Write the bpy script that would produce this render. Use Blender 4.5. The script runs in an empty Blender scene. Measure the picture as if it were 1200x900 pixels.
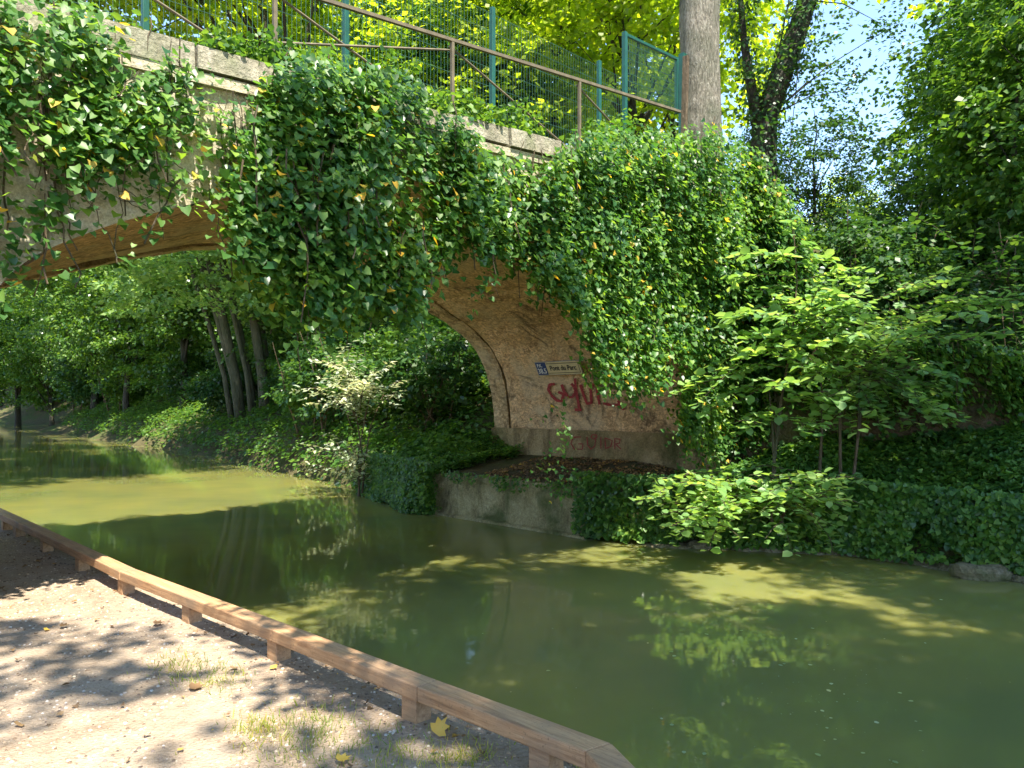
import bpy, math, random
import numpy as np
from mathutils import Vector

# ------------------------------------------------------------------ camera, world, sun
S = bpy.context.scene
C = S.collection
CAMZ, F, HY = 2.0, 890.0, 472.0
cam_d = bpy.data.cameras.new('camera'); cam = bpy.data.objects.new('camera', cam_d); C.objects.link(cam)
cam.location = (0, 0, CAMZ); cam.rotation_euler = (math.radians(90), 0, 0)
cam_d.sensor_width = 36; cam_d.lens = F / 1200 * 36; cam_d.shift_y = (HY - 450) / 1200
cam_d.clip_start = .05; cam_d.clip_end = 1000
S.camera = cam
SUN = Vector((.24, -.46, 1.0)).normalized()
el = math.asin(SUN.z); az = math.atan2(SUN.x, SUN.y)
w = bpy.data.worlds.new("World"); S.world = w; w.use_nodes = True
nt = w.node_tree; nt.nodes.clear()
sky = nt.nodes.new('ShaderNodeTexSky'); sky.sky_type = 'NISHITA'; sky.sun_disc = False
sky.sun_elevation = el; sky.sun_rotation = az; sky.air_density = 1.0; sky.dust_density = .1; sky.ozone_density = 2.2
bg = nt.nodes.new('ShaderNodeBackground'); bg.inputs[1].default_value = .15
wo = nt.nodes.new('ShaderNodeOutputWorld')
nt.links.new(sky.outputs[0], bg.inputs[0]); nt.links.new(bg.outputs[0], wo.inputs[0])
sd = bpy.data.lights.new('sun', 'SUN'); sd.energy = 4.3; sd.angle = math.radians(.53); sd.color = (1, .93, .80)
so = bpy.data.objects.new('sun', sd); C.objects.link(so)
so.rotation_euler = SUN.to_track_quat('Z', 'Y').to_euler()
S.view_settings.view_transform = 'Standard'; S.view_settings.look = 'None'
S.view_settings.exposure = 1.8; S.view_settings.gamma = 1
S.cycles.max_bounces = 7; S.cycles.diffuse_bounces = 4; S.cycles.glossy_bounces = 3
S.cycles.transmission_bounces = 4; S.cycles.use_denoising = True
S.cycles.caustics_reflective = False; S.cycles.caustics_refractive = False

# ------------------------------------------------------------------ helpers
R = np.random.default_rng(7); random.seed(7)
def at(px, py, d): return np.array([(px - 600) / F * d, d, CAMZ + (HY - py) / F * d])

def prop(o, label=None, cat=None, group=None, kind=None):
    if label: o['label'] = label
    if cat: o['category'] = cat
    if group: o['group'] = group
    if kind: o['kind'] = kind
    return o
def empty(name, loc, label, cat, group=None, rz=0):
    o = bpy.data.objects.new(name, None); C.objects.link(o)
    o.location = [float(v) for v in loc]; o.rotation_euler = (0, 0, rz); o.empty_display_size = .2
    return prop(o, label, cat, group)
def link_mesh(name, me, mat, parent=None, world=True):
    if mat: me.materials.append(mat)
    o = bpy.data.objects.new(name, me); C.objects.link(o)
    if parent is not None:
        o.parent = parent
        if world:      # vertices are in world coordinates: cancel the parent's place
            o.matrix_parent_inverse = parent.matrix_basis.inverted()
    return o
def npmesh(name, V, Fc):
    me = bpy.data.meshes.new(name)
    V = np.asarray(V, dtype=np.float32); Fc = np.asarray(Fc, dtype=np.int32)
    me.vertices.add(len(V)); me.vertices.foreach_set('co', V.ravel())
    k = Fc.shape[1]
    me.loops.add(Fc.size); me.loops.foreach_set('vertex_index', Fc.ravel())
    me.polygons.add(len(Fc)); me.polygons.foreach_set('loop_start', np.arange(0, Fc.size, k, dtype=np.int32))
    me.update(calc_edges=True); me.validate()
    return me
class MB:
    def __init__(s): s.v = []; s.f = []
    def quadmesh(s, V, Fs):
        b = len(s.v); s.v += [tuple(float(c) for c in p) for p in V]; s.f += [tuple(b + i for i in f) for f in Fs]
    def hexa(s, P):  # 8 corners: bottom 4 (ccw), top 4
        s.quadmesh(P, [(3,2,1,0),(4,5,6,7),(0,1,5,4),(1,2,6,5),(2,3,7,6),(3,0,4,7)])
    def beam(s, a, b, w, h, up=(0,0,1)):
        a = Vector([float(c) for c in a]); b = Vector([float(c) for c in b]); d = (b - a).normalized(); u = Vector(up)
        if abs(d.dot(u)) > .95: u = Vector((.7, -.7, 0))
        x = d.cross(u).normalized() * w / 2; y = x.cross(d).normalized() * h / 2
        P = [a - x - y, a + x - y, a + x + y, a - x + y, b - x - y, b + x - y, b + x + y, b - x + y]
        s.hexa(P)
    def tube(s, pts, rad, n=6, jit=0):
        pts = [Vector([float(c) for c in p]) for p in pts]; rings = []
        base = len(s.v)
        ref = Vector((.31, .17, .93)) if abs((pts[-1] - pts[0]).normalized().z) < .8 else Vector((1, .2, 0))
        for i, p in enumerate(pts):
            d = (pts[min(i + 1, len(pts) - 1)] - pts[max(i - 1, 0)]).normalized()
            x = d.cross(ref).normalized(); y = d.cross(x)
            r = rad[i] if hasattr(rad, '__len__') else rad
            for k in range(n):
                a = 2 * math.pi * k / n; rr = r * (1 + (random.random() - .5) * jit)
                s.v.append(tuple(p + x * math.cos(a) * rr + y * math.sin(a) * rr))
        for i in range(len(pts) - 1):
            for k in range(n):
                k2 = (k + 1) % n; o = base + i * n
                s.f.append((o + k, o + k2, o + n + k2, o + n + k))
        s.f.append(tuple(base + k for k in range(n))[::-1]); s.f.append(tuple(base + (len(pts) - 1) * n + k for k in range(n)))
    def build(s, name, mat, parent=None, smooth=False, world=True, bevel=0):
        me = bpy.data.meshes.new(name); me.from_pydata(s.v, [], s.f); me.update()
        if smooth: me.polygons.foreach_set('use_smooth', [True] * len(me.polygons))
        o = link_mesh(name, me, mat, parent, world)
        if bevel:
            m = o.modifiers.new('bevel', 'BEVEL'); m.width = bevel; m.segments = 2; m.limit_method = 'ANGLE'
        return o

T_IVY = np.array([(0,.08,0),(-.48,-.02,.07),(-.46,.42,.12),(0,1,-.06),(.46,.42,.12),(.48,-.02,.07)])
T_OVAL = np.array([(0,0,0),(-.36,.25,.07),(-.40,.68,.07),(0,1.04,-.08),(.40,.68,.07),(.36,.25,.07)])
T_SLIM = np.array([(0,0,0),(-.22,.25,.04),(-.2,.62,.04),(0,1.04,-.08),(.2,.62,.04),(.22,.25,.04)])
F6 = np.array([(0,3,2,1),(0,5,4,3)])
T_KITE = np.array([(0,0,0),(-.36,.45,.05),(0,1,-.05),(.36,.45,.05)]); F4 = np.array([(0,3,2,1)])
def unit(a): return a / np.maximum(np.linalg.norm(a, axis=-1, keepdims=True), 1e-9)
def leaf_arrays(P, N, D, size, T, Fc):
    N = unit(N); D = unit(D - N * (D * N).sum(1, keepdims=True)); X = np.cross(D, N)
    size = np.broadcast_to(size, (len(P),))[:, None, None]
    V = P[:, None] + size * (T[None, :, 0:1] * X[:, None] + T[None, :, 1:2] * D[:, None] + T[None, :, 2:3] * N[:, None])
    k = len(T); Fa = Fc[None] + (np.arange(len(P)) * k)[:, None, None]
    return V.reshape(-1, 3), Fa.reshape(-1, 4)
def leaves(name, P, N, D, size, T, Fc, mat, parent=None, world=True):
    V, Fa = leaf_arrays(np.asarray(P), np.asarray(N), np.asarray(D), size, T, Fc)
    return link_mesh(name, npmesh(name, V, Fa), mat, parent, world)
def rn(n, s=1): return R.normal(0, s, (n, 3))

# value noise
_tab = R.random((64, 64))
def vn(x, y):
    x = np.asarray(x, float); y = np.asarray(y, float)
    xi = np.floor(x).astype(int); yi = np.floor(y).astype(int); fx = x - xi; fy = y - yi
    fx = fx * fx * (3 - 2 * fx); fy = fy * fy * (3 - 2 * fy)
    g = lambda a, b: _tab[a % 64, b % 64]
    return (g(xi, yi) * (1 - fx) + g(xi + 1, yi) * fx) * (1 - fy) + (g(xi, yi + 1) * (1 - fx) + g(xi + 1, yi + 1) * fx) * fy
def fbm(x, y): return vn(x, y) * .55 + vn(x * 2.1 + 7, y * 2.1 + 3) * .3 + vn(x * 4.3 + 1, y * 4.3 + 9) * .15

# ------------------------------------------------------------------ materials
def newmat(name):
    m = bpy.data.materials.new(name); m.use_nodes = True; t = m.node_tree; t.nodes.clear()
    o = t.nodes.new('ShaderNodeOutputMaterial'); return m, t, o
def ramp(t, fac, stops, interp='LINEAR'):
    r = t.nodes.new('ShaderNodeValToRGB'); r.color_ramp.interpolation = interp
    e = r.color_ramp.elements
    while len(e) > 1: e.remove(e[-1])
    e[0].position = stops[0][0]; e[0].color = (*stops[0][1], 1)
    for p, c in stops[1:]:
        q = e.new(p); q.color = (*c, 1)
    if fac is not None: t.links.new(fac, r.inputs[0])
    return r
def noise(t, vec, scale, detail=5, rough=.6, dist=0):
    n = t.nodes.new('ShaderNodeTexNoise'); n.inputs['Scale'].default_value = scale; n.inputs['Detail'].default_value = detail
    n.inputs['Roughness'].default_value = rough; n.inputs['Distortion'].default_value = dist
    t.links.new(vec, n.inputs['Vector']); return n
def mixc(t, fac, a, b, mode='MIX'):
    m = t.nodes.new('ShaderNodeMix'); m.data_type = 'RGBA'; m.blend_type = mode
    for s, v in ((0, fac), (6, a), (7, b)):
        if isinstance(v, (float, int)): m.inputs[s].default_value = v
        elif isinstance(v, tuple): m.inputs[s].default_value = (*v, 1)
        else: t.links.new(v, m.inputs[s])
    return m.outputs[2]
def bump(t, h, strength, dist=.02, prev=None):
    b = t.nodes.new('ShaderNodeBump'); b.inputs['Strength'].default_value = strength; b.inputs['Distance'].default_value = dist
    t.links.new(h, b.inputs['Height'])
    if prev is not None: t.links.new(prev, b.inputs['Normal'])
    return b.outputs[0]
def leafmat(name, stops, trans=.35, tcol=None, rough=.38, spec=.5):
    m, t, o = newmat(name)
    g = t.nodes.new('ShaderNodeNewGeometry'); rp = g.outputs['Random Per Island']
    r = ramp(t, rp, stops, 'LINEAR')
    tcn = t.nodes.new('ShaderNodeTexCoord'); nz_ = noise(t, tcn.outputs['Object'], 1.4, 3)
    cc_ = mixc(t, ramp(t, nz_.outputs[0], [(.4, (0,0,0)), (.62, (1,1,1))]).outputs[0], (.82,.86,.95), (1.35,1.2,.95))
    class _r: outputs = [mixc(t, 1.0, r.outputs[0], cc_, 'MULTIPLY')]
    r = _r
    rn_ = t.nodes.new('ShaderNodeMath'); rn_.operation = 'MULTIPLY_ADD'; t.links.new(rp, rn_.inputs[0]); rn_.inputs[1].default_value = .25; rn_.inputs[2].default_value = rough - .08
    pb = t.nodes.new('ShaderNodeBsdfPrincipled'); t.links.new(rn_.outputs[0], pb.inputs['Roughness'])
    pb.inputs['Specular IOR Level'].default_value = spec
    t.links.new(r.outputs[0], pb.inputs['Base Color'])
    tr = t.nodes.new('ShaderNodeBsdfTranslucent')
    tc = mixc(t, 1.0, r.outputs[0], tcol or (2.6, 2.3, 1.0), 'MULTIPLY')
    t.links.new(tc, tr.inputs[0])
    ms = t.nodes.new('ShaderNodeMixShader'); ms.inputs[0].default_value = trans
    t.links.new(pb.outputs[0], ms.inputs[1]); t.links.new(tr.outputs[0], ms.inputs[2]); t.links.new(ms.outputs[0], o.inputs[0])
    return m
Y1, Y2 = (.55, .33, .03), (.62, .42, .06)
M = {}
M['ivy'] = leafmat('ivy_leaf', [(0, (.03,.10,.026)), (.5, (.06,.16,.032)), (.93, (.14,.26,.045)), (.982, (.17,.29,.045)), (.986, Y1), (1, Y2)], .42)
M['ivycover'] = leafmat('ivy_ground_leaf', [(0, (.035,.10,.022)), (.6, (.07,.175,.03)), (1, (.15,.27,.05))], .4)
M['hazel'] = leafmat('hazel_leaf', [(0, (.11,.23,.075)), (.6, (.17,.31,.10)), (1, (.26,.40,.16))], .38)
M['pale'] = leafmat('pale_glare_leaf', [(0, (.3,.38,.24)), (.6, (.42,.48,.34)), (1, (.55,.58,.45))], .35, (1.4,1.4,1.0))  # pale leaf colour, lifted further to imitate sun glare
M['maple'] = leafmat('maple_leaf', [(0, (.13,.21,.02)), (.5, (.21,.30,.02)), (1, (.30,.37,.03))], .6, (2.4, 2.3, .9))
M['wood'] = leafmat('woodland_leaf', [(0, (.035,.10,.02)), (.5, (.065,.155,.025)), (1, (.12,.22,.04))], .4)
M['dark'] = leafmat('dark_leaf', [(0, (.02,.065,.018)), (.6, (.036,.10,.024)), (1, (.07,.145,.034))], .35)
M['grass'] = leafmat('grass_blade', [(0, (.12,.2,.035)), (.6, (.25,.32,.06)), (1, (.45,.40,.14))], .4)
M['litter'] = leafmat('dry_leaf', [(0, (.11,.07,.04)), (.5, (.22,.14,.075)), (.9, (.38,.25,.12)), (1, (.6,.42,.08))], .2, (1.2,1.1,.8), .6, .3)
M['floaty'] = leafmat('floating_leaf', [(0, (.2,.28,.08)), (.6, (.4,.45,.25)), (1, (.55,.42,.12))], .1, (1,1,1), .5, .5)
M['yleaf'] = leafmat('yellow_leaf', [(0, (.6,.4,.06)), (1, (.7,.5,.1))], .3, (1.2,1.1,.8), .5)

def barkmat(name, c1, c2, c3, sc=6):
    m, t, o = newmat(name); tc = t.nodes.new('ShaderNodeTexCoord')
    mp = t.nodes.new('ShaderNodeMapping'); mp.inputs['Scale'].default_value = (1, 1, .28); t.links.new(tc.outputs['Object'], mp.inputs[0])
    n1 = noise(t, mp.outputs[0], sc * 3, 8, .7, .6); n2 = noise(t, tc.outputs['Object'], 1.3, 4)
    r = ramp(t, n1.outputs[0], [(.3, c1), (.5, c2), (.7, c3)])
    c = mixc(t, ramp(t, n2.outputs[0], [(.45, (0,0,0)), (.65, (.6,.6,.6))]).outputs[0], r.outputs[0], (.05, .07, .03))
    p = t.nodes.new('ShaderNodeBsdfPrincipled'); p.inputs['Roughness'].default_value = .9; t.links.new(c, p.inputs['Base Color'])
    t.links.new(bump(t, n1.outputs[0], 1, .09), p.inputs['Normal']); t.links.new(p.outputs[0], o.inputs[0]); return m
M['bark'] = barkmat('grey_bark', (.07,.06,.045), (.26,.23,.18), (.52,.48,.40), 9)
M['barkd'] = barkmat('dark_bark', (.02,.016,.012), (.05,.042,.03), (.10,.085,.06))
M['barkpale'] = barkmat('pale_bark', (.12,.10,.07), (.25,.22,.16), (.4,.36,.28))
M['barkclump'] = barkmat('mossy_bark', (.05,.05,.03), (.11,.105,.06), (.19,.17,.11))
M['twig'] = barkmat('twig_bark', (.07,.045,.025), (.13,.09,.05), (.22,.16,.1))

def stonemat(name, cols, scale=3, bs=.6, bd=.02, moss=0, stain=.5, fine=60, blocks=None):
    m, t, o = newmat(name); tc = t.nodes.new('ShaderNodeTexCoord'); v = tc.outputs['Object']
    n1 = noise(t, v, scale, 8, .65, .3); n2 = noise(t, v, scale * .35, 4, .6, .5); n3 = noise(t, v, fine, 4, .7)
    r = ramp(t, n1.outputs[0], [(.3, cols[0]), (.5, cols[1]), (.68, cols[2])])
    c = mixc(t, .5, r.outputs[0], ramp(t, n3.outputs[0], [(.35, tuple(x * .45 for x in cols[1])), (.65, tuple(min(1, x * 1.5) for x in cols[1]))]).outputs[0])
    if stain:
        mp = t.nodes.new('ShaderNodeMapping'); mp.inputs['Scale'].default_value = (1, 1, .35); t.links.new(v, mp.inputs[0])
        ns = noise(t, mp.outputs[0], 1.6, 6, .7, .4)
        c = mixc(t, ramp(t, ns.outputs[0], [(.5, (0,0,0)), (.68, (stain,)*3)]).outputs[0], c, tuple(x * .3 for x in cols[0]))
    if moss:
        c = mixc(t, ramp(t, n2.outputs[0], [(.46, (0,0,0)), (.62, (moss,)*3)]).outputs[0], c, (.07, .10, .025))
    vo = t.nodes.new('ShaderNodeTexVoronoi'); vo.inputs['Scale'].default_value = fine * .5; t.links.new(v, vo.inputs['Vector'])
    if blocks:
        mv = t.nodes.new('ShaderNodeMapping'); mv.inputs['Scale'].default_value = (1, 1, 1.9); t.links.new(v, mv.inputs[0])
        nd = noise(t, mv.outputs[0], 9, 3); vv = mixc(t, .12, mv.outputs[0], nd.outputs['Color'], 'ADD')
        vc = t.nodes.new('ShaderNodeTexVoronoi'); vc.inputs['Scale'].default_value = blocks; t.links.new(vv, vc.inputs['Vector'])
        bw = t.nodes.new('ShaderNodeRGBToBW'); t.links.new(vc.outputs['Color'], bw.inputs[0])
        chip = ramp(t, bw.outputs[0], [(.2, (.6,.56,.5)), (.5, (.95,.92,.88)), (.8, (1.3,1.28,1.22))])
        c = mixc(t, .8, c, chip.outputs[0], 'MULTIPLY')
        np_ = noise(t, v, .9, 5, .7, .6)
        c = mixc(t, ramp(t, np_.outputs[0], [(.48, (0,0,0)), (.6, (.55,.55,.55))]).outputs[0], c, (.6,.48,.3))
        ne = noise(t, v, 1.7, 7, .75, .8)
        c = mixc(t, ramp(t, ne.outputs[0], [(.54, (0,0,0)), (.64, (.75,.75,.75))]).outputs[0], c, (.055,.04,.025))
        bchip = bump(t, vc.outputs['Distance'], .9, .03)
    p = t.nodes.new('ShaderNodeBsdfPrincipled'); p.inputs['Roughness'].default_value = .92; p.inputs['Specular IOR Level'].default_value = .2
    b1 = bump(t, n1.outputs[0], bs, bd * 2)
    b2 = bump(t, vo.outputs['Distance'], bs * .6, bd * .4, b1); b3 = bump(t, n3.outputs[0], bs, bd * .5, b2)
    t.links.new(c, p.inputs['Base Color']); t.links.new(b3, p.inputs['Normal']); t.links.new(p.outputs[0], o.inputs[0]); return m
M['render'] = stonemat('lime_render', [(.30,.25,.16), (.50,.44,.32), (.62,.57,.46)], 2.2, .7, .03, .25, .55, 45)
M['coping'] = stonemat('coping_stone', [(.17,.15,.11), (.32,.29,.22), (.5,.46,.38)], 5, .8, .03, .5, .5, 40)
M['soffit'] = stonemat('arch_brown_stone', [(.42,.26,.13), (.64,.43,.23), (.76,.57,.35)], 4, .9, .03, .10, .2, 26, 22)
M['ring'] = stonemat('arch_ring_stone', [(.36,.24,.12), (.55,.39,.21), (.66,.52,.33)], 3, .9, .04, .2, .5, 40, 14)
M['plinth'] = stonemat('plinth_stone', [(.2,.14,.06), (.40,.29,.14), (.58,.45,.25)], 3.5, 1, .05, .6, .8, 38)
M['quay'] = stonemat('quay_concrete', [(.17,.14,.06), (.40,.34,.17), (.62,.55,.33)], 3.5, 1, .05, .8, .9, 38)
M['wing'] = stonemat('wing_wall_stone', [(.06,.042,.025), (.14,.10,.06), (.24,.18,.11)], 3, 1, .05, .5, .6, 20)
M['rock'] = stonemat('bank_rock', [(.12,.10,.055), (.24,.2,.12), (.42,.37,.26)], 4, 1, .05, .7, .5, 30)

def simple(name, col, rough=.5, metal=0, var=.25, sc=8, bs=.2):
    m, t, o = newmat(name); tc = t.nodes.new('ShaderNodeTexCoord'); n = noise(t, tc.outputs['Object'], sc, 6, .65)
    r = ramp(t, n.outputs[0], [(.3, tuple(c * (1 - var) for c in col)), (.7, tuple(min(1, c * (1 + var)) for c in col))])
    p = t.nodes.new('ShaderNodeBsdfPrincipled'); p.inputs['Roughness'].default_value = rough; p.inputs['Metallic'].default_value = metal
    t.links.new(r.outputs[0], p.inputs['Base Color']); t.links.new(bump(t, n.outputs[0], bs, .01), p.inputs['Normal'])
    t.links.new(p.outputs[0], o.inputs[0]); return m
M['teal'] = simple('teal_paint', (.008,.08,.058), .45)
M['wire'] = simple('green_wire', (.025,.09,.06), .5)
M['railsteel'] = simple('weathered_rail', (.13,.105,.065), .7, 0, .4)
M['signblue'] = simple('sign_blue', (.02,.045,.16), .35, 0, .15)
M['signcream'] = simple('sign_cream', (.62,.52,.30), .4, 0, .15)
M['signgrey'] = simple('sign_edge', (.35,.34,.32), .5, 0, .2)
M['letterwhite'] = simple('letter_white', (.75,.75,.72), .5, 0, .05)
M['letterblack'] = simple('letter_black', (.02,.02,.025), .5, 0, .05)
M['spray'] = simple('red_spray_paint', (.30,.03,.028), .8, 0, .5, 30)
def woodmat():
    m, t, o = newmat('weathered_rail_wood'); tc = t.nodes.new('ShaderNodeTexCoord')
    mp = t.nodes.new('ShaderNodeMapping'); mp.inputs['Rotation'].default_value = (0, 0, math.radians(-45)); mp.inputs['Scale'].default_value = (18, 1.2, 14)
    mp2 = t.nodes.new('ShaderNodeMapping'); mp2.inputs['Rotation'].default_value = (0, 0, math.radians(-45)); t.links.new(tc.outputs['Object'], mp2.inputs[0])
    t.links.new(tc.outputs['Object'], mp.inputs[0])
    rot = t.nodes.new('ShaderNodeVectorRotate'); rot.inputs['Angle'].default_value = math.radians(45); rot.rotation_type = 'Z_AXIS'
    t.links.new(tc.outputs['Object'], rot.inputs[0]); mp.inputs['Rotation'].default_value = (0,0,0); t.links.new(rot.outputs[0], mp.inputs[0])
    mp.inputs['Scale'].default_value = (22, 1.3, 22)
    mp.inputs['Scale'].default_value = (1.3, 22, 22)
    n = noise(t, mp.outputs[0], 2.2, 8, .7, .5); n2 = noise(t, tc.outputs['Object'], 2.2, 5)
    n3 = noise(t, tc.outputs['Object'], 60, 3)
    r = ramp(t, n.outputs[0], [(.25, (.2,.10,.045)), (.45, (.42,.23,.11)), (.6, (.54,.32,.16)), (.8, (.64,.45,.27))])
    c = mixc(t, ramp(t, n2.outputs[0], [(.45, (0,0,0)), (.7, (.7,.7,.7))]).outputs[0], r.outputs[0], (.22,.17,.12))
    c = mixc(t, ramp(t, n3.outputs[0], [(.6, (0,0,0)), (.72, (.6,.6,.6))]).outputs[0], c, (.12,.08,.05))
    p = t.nodes.new('ShaderNodeBsdfPrincipled'); p.inputs['Roughness'].default_value = .75
    t.links.new(c, p.inputs['Base Color']); t.links.new(bump(t, n.outputs[0], .5, .01), p.inputs['Normal']); t.links.new(p.outputs[0], o.inputs[0]); return m
M['beam'] = woodmat()

def pathmat():
    m, t, o = newmat('sandy_gravel'); tc = t.nodes.new('ShaderNodeTexCoord'); v = tc.outputs['Object']
    n1 = noise(t, v, 1.2, 6, .65, .4); n2 = noise(t, v, 14, 8, .75); n3 = noise(t, v, 90, 3, .7)
    vo = t.nodes.new('ShaderNodeTexVoronoi'); vo.inputs['Scale'].default_value = 55; t.links.new(v, vo.inputs['Vector'])
    c = ramp(t, n1.outputs[0], [(.35, (.20,.15,.11)), (.5, (.31,.24,.18)), (.66, (.40,.32,.25))]).outputs[0]
    c = mixc(t, .4, c, ramp(t, n2.outputs[0], [(.3, (.2,.135,.08)), (.5, (.42,.32,.22)), (.7, (.6,.5,.38))]).outputs[0])
    c = mixc(t, ramp(t, n2.outputs[0], [(.58, (0,0,0)), (.7, (.5,.5,.5))]).outputs[0], c, (.24,.15,.09))
    p = t.nodes.new('ShaderNodeBsdfPrincipled'); p.inputs['Roughness'].default_value = .95; p.inputs['Specular IOR Level'].default_value = .15
    b = bump(t, n2.outputs[0], .6, .03); b = bump(t, vo.outputs['Distance'], .8, .01, b); b = bump(t, n3.outputs[0], .6, .006, b)
    t.links.new(c, p.inputs['Base Color']); t.links.new(b, p.inputs['Normal']); t.links.new(p.outputs[0], o.inputs[0]); return m
M['path'] = pathmat()
M['soil'] = stonemat('forest_soil', [(.05,.045,.02), (.10,.085,.04), (.15,.12,.06)], 3, 1, .05, .85, .3, 30)
def watermat():
    m, t, o = newmat('murky_canal_water'); tc = t.nodes.new('ShaderNodeTexCoord')
    n0 = noise(t, tc.outputs['Object'], .35, 3)
    c = ramp(t, n0.outputs[0], [(.35, (.155,.172,.06)), (.65, (.235,.222,.062))]).outputs[0]
    p = t.nodes.new('ShaderNodeBsdfPrincipled')
    t.links.new(c, p.inputs['Base Color'])
    p.inputs['Roughness'].default_value = .02; p.inputs['IOR'].default_value = 1.33
    p.inputs['Subsurface Weight'].default_value = 1.0; p.inputs['Subsurface Radius'].default_value = (1, .9, .35); p.inputs['Subsurface Scale'].default_value = .55
    mp = t.nodes.new('ShaderNodeMapping'); mp.inputs['Scale'].default_value = (1, 2.2, 1); t.links.new(tc.outputs['Object'], mp.inputs[0])
    n = noise(t, mp.outputs[0], 2.2, 3, .5); n2 = noise(t, mp.outputs[0], 14, 2, .5)
    b = bump(t, n.outputs[0], .07, .02); b = bump(t, n2.outputs[0], .05, .003, b)
    t.links.new(b, p.inputs['Normal']); t.links.new(p.outputs[0], o.inputs[0]); return m
M['water'] = watermat()

# ------------------------------------------------------------------ plan of the place
U = np.array([-.702, .712]); N2 = np.array([.712, .702]); O = np.array([3.2, 11.9])
def W(s, b, z):
    p = O - N2 * s + U * b; return np.array([p[0], p[1], z])
BW = 5.0
RAIL = [(2.3, -.6), (.39, 2.85), (-.41, 3.66), (-1.39, 4.57), (-3.1, 6.13), (-6.5, 9.6), (-12.3, 15.5), (-25, 30), (-48, 52), (-110, 95)]
EDGE = [(9, -14), (2.2, -.8), (.62, 3.12), (-.17, 3.92), (-1.17, 4.83), (-2.88, 6.39), (-6.3, 9.9), (-12.1, 15.8), (-24.8, 30.5), (-48, 53), (-110, 96)]
FAR = [(26, -8), (12, 4.2), (5.8, 8.56), (4.5, 10.0), (1.0, 11.3), (-1.75, 14.1), (-3.3, 17.3), (-7.2, 22.6), (-12.8, 30.7), (-24, 44), (-31, 52), (-36, 66), (-60, 82), (-90, 90)]
WING = [W(-.35, 0, 0)[:2], (6.9, 10.15), (12, 7.2), (27, -2)]
def sdist(P, poly):
    """signed distance to an open polyline; positive on the right-hand side when walking from last point to first is reversed (far-bank side)."""
    P = np.asarray(P, float); best = np.full(len(P), 1e9); sg = np.ones(len(P)); par = np.zeros(len(P)); L = 0
    for (a, b) in zip(poly[:-1], poly[1:]):
        a = np.array(a, float); b = np.array(b, float); d = b - a; l = np.linalg.norm(d)
        t = np.clip(((P - a) @ d) / l ** 2, 0, 1); q = a + t[:, None] * d; r = P - q; ds = np.linalg.norm(r, axis=1)
        cr = d[0] * r[:, 1] - d[1] * r[:, 0]
        m = ds < best; best[m] = ds[m]; sg[m] = np.where(cr[m] < 0, 1, -1); par[m] = L + t[m] * l; L += l
    return best * sg, par
def ground(P):
    P = np.atleast_2d(P); x, y = P[:, 0], P[:, 1]
    dn, _ = sdist(P, EDGE); df, pf = sdist(P, FAR); dw, pw = sdist(P, WING); dw = -dw
    z = np.full(len(P), -.9)
    rel = P - O; s = -(rel @ N2); b = rel @ U
    nz = fbm(x * .9, y * .9) - .5; nf = fbm(x * 5, y * 5) - .5
    near = dn < 0
    zn = .46 + np.clip(-dn - 3.5, 0, 100) * .22 + nf * .02
    zn = np.where(zn > 5, 5, zn)
    z = np.where(near, np.where(dn > -.04, -.2, zn), z)
    far = df > 0
    left = np.clip((b - 4.6) / 1.6, 0, 1); right = np.clip((-b - .2) / 1.2, 0, 1)
    zl = np.interp(df, [0, .08, .5, 2, 4, 8, 14, 30, 80], [-.3, .3, .9, 1.7, 2.8, 5.6, 7.2, 8, 9]) + nz * .5 * np.clip(df, 0, 1)
    zm = np.interp(df, [0, .12, .35, 2, 6], [-.9, .55, .74, 1.0, 1.5]) + nz * .12
    zr = np.interp(df, [0, .1, .5, 1.5, 3, 5], [-.3, .2, .75, 1.45, 1.9, 2.2]) + nz * .3 * np.clip(df, 0, 1)
    zf = zl * left + zr * right + zm * (1 - left) * (1 - right)
    # behind the wing wall the hill starts from the wall's top
    top = wing_top(pw)
    behind = (dw > .15) & (b < 1.0)
    zb = top - .15 + np.clip(dw, 0, 14) * .22
    zb = np.minimum(zb, 5.6) + nz * .4 + np.clip(dw - 20, 0, 60) * .03
    zf = np.where(behind & (b < .2), zb, zf)
    # the road and its fill behind the abutment
    road = (b > -.2) & (b < BW + .3) & (s < -.2)
    zf = np.where(road, 4.85, zf)
    shoulder = (b >= BW + .3) & (b < BW + 6) & (s < -.5)
    zf = np.where(shoulder, np.maximum(zf, 4.85 - (b - BW - .3) * .7 - np.clip(s + 3.5, 0, 5) * 1.3), zf)
    return np.where(far, zf, z)
def wing_top(pw): return np.interp(pw, [0, .5, 1.3, 2.5, 4, 8, 30], [4.9, 4.5, 3.3, 2.75, 2.5, 2.4, 2.4])

def axis(lo, hi, f0, f1, fine):
    a = list(np.arange(f0, f1, fine)); q = fine; v = f0
    while v > lo: q *= 1.12; v -= min(q, 6); a.insert(0, v)
    q = fine; v = a[-1]
    while v < hi: q *= 1.12; v += min(q, 6); a.append(v)
    return np.array(a)
gx = axis(-120, 120, -5.5, 6.5, .06); gy = axis(-60, 140, 1.5, 13.5, .06)
XX, YY = np.meshgrid(gx, gy, indexing='ij'); PP = np.stack([XX.ravel(), YY.ravel()], 1)
GZ = ground(PP); nxg, nyg = len(gx), len(gy)
ii, jj = np.meshgrid(np.arange(nxg - 1), np.arange(nyg - 1), indexing='ij'); ii = ii.ravel(); jj = jj.ravel()
Q = np.stack([ii * nyg + jj, (ii + 1) * nyg + jj, (ii + 1) * nyg + jj + 1, ii * nyg + jj + 1], 1)
cen = np.stack([(gx[ii] + gx[ii + 1]) / 2, (gy[jj] + gy[jj + 1]) / 2], 1)
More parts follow.
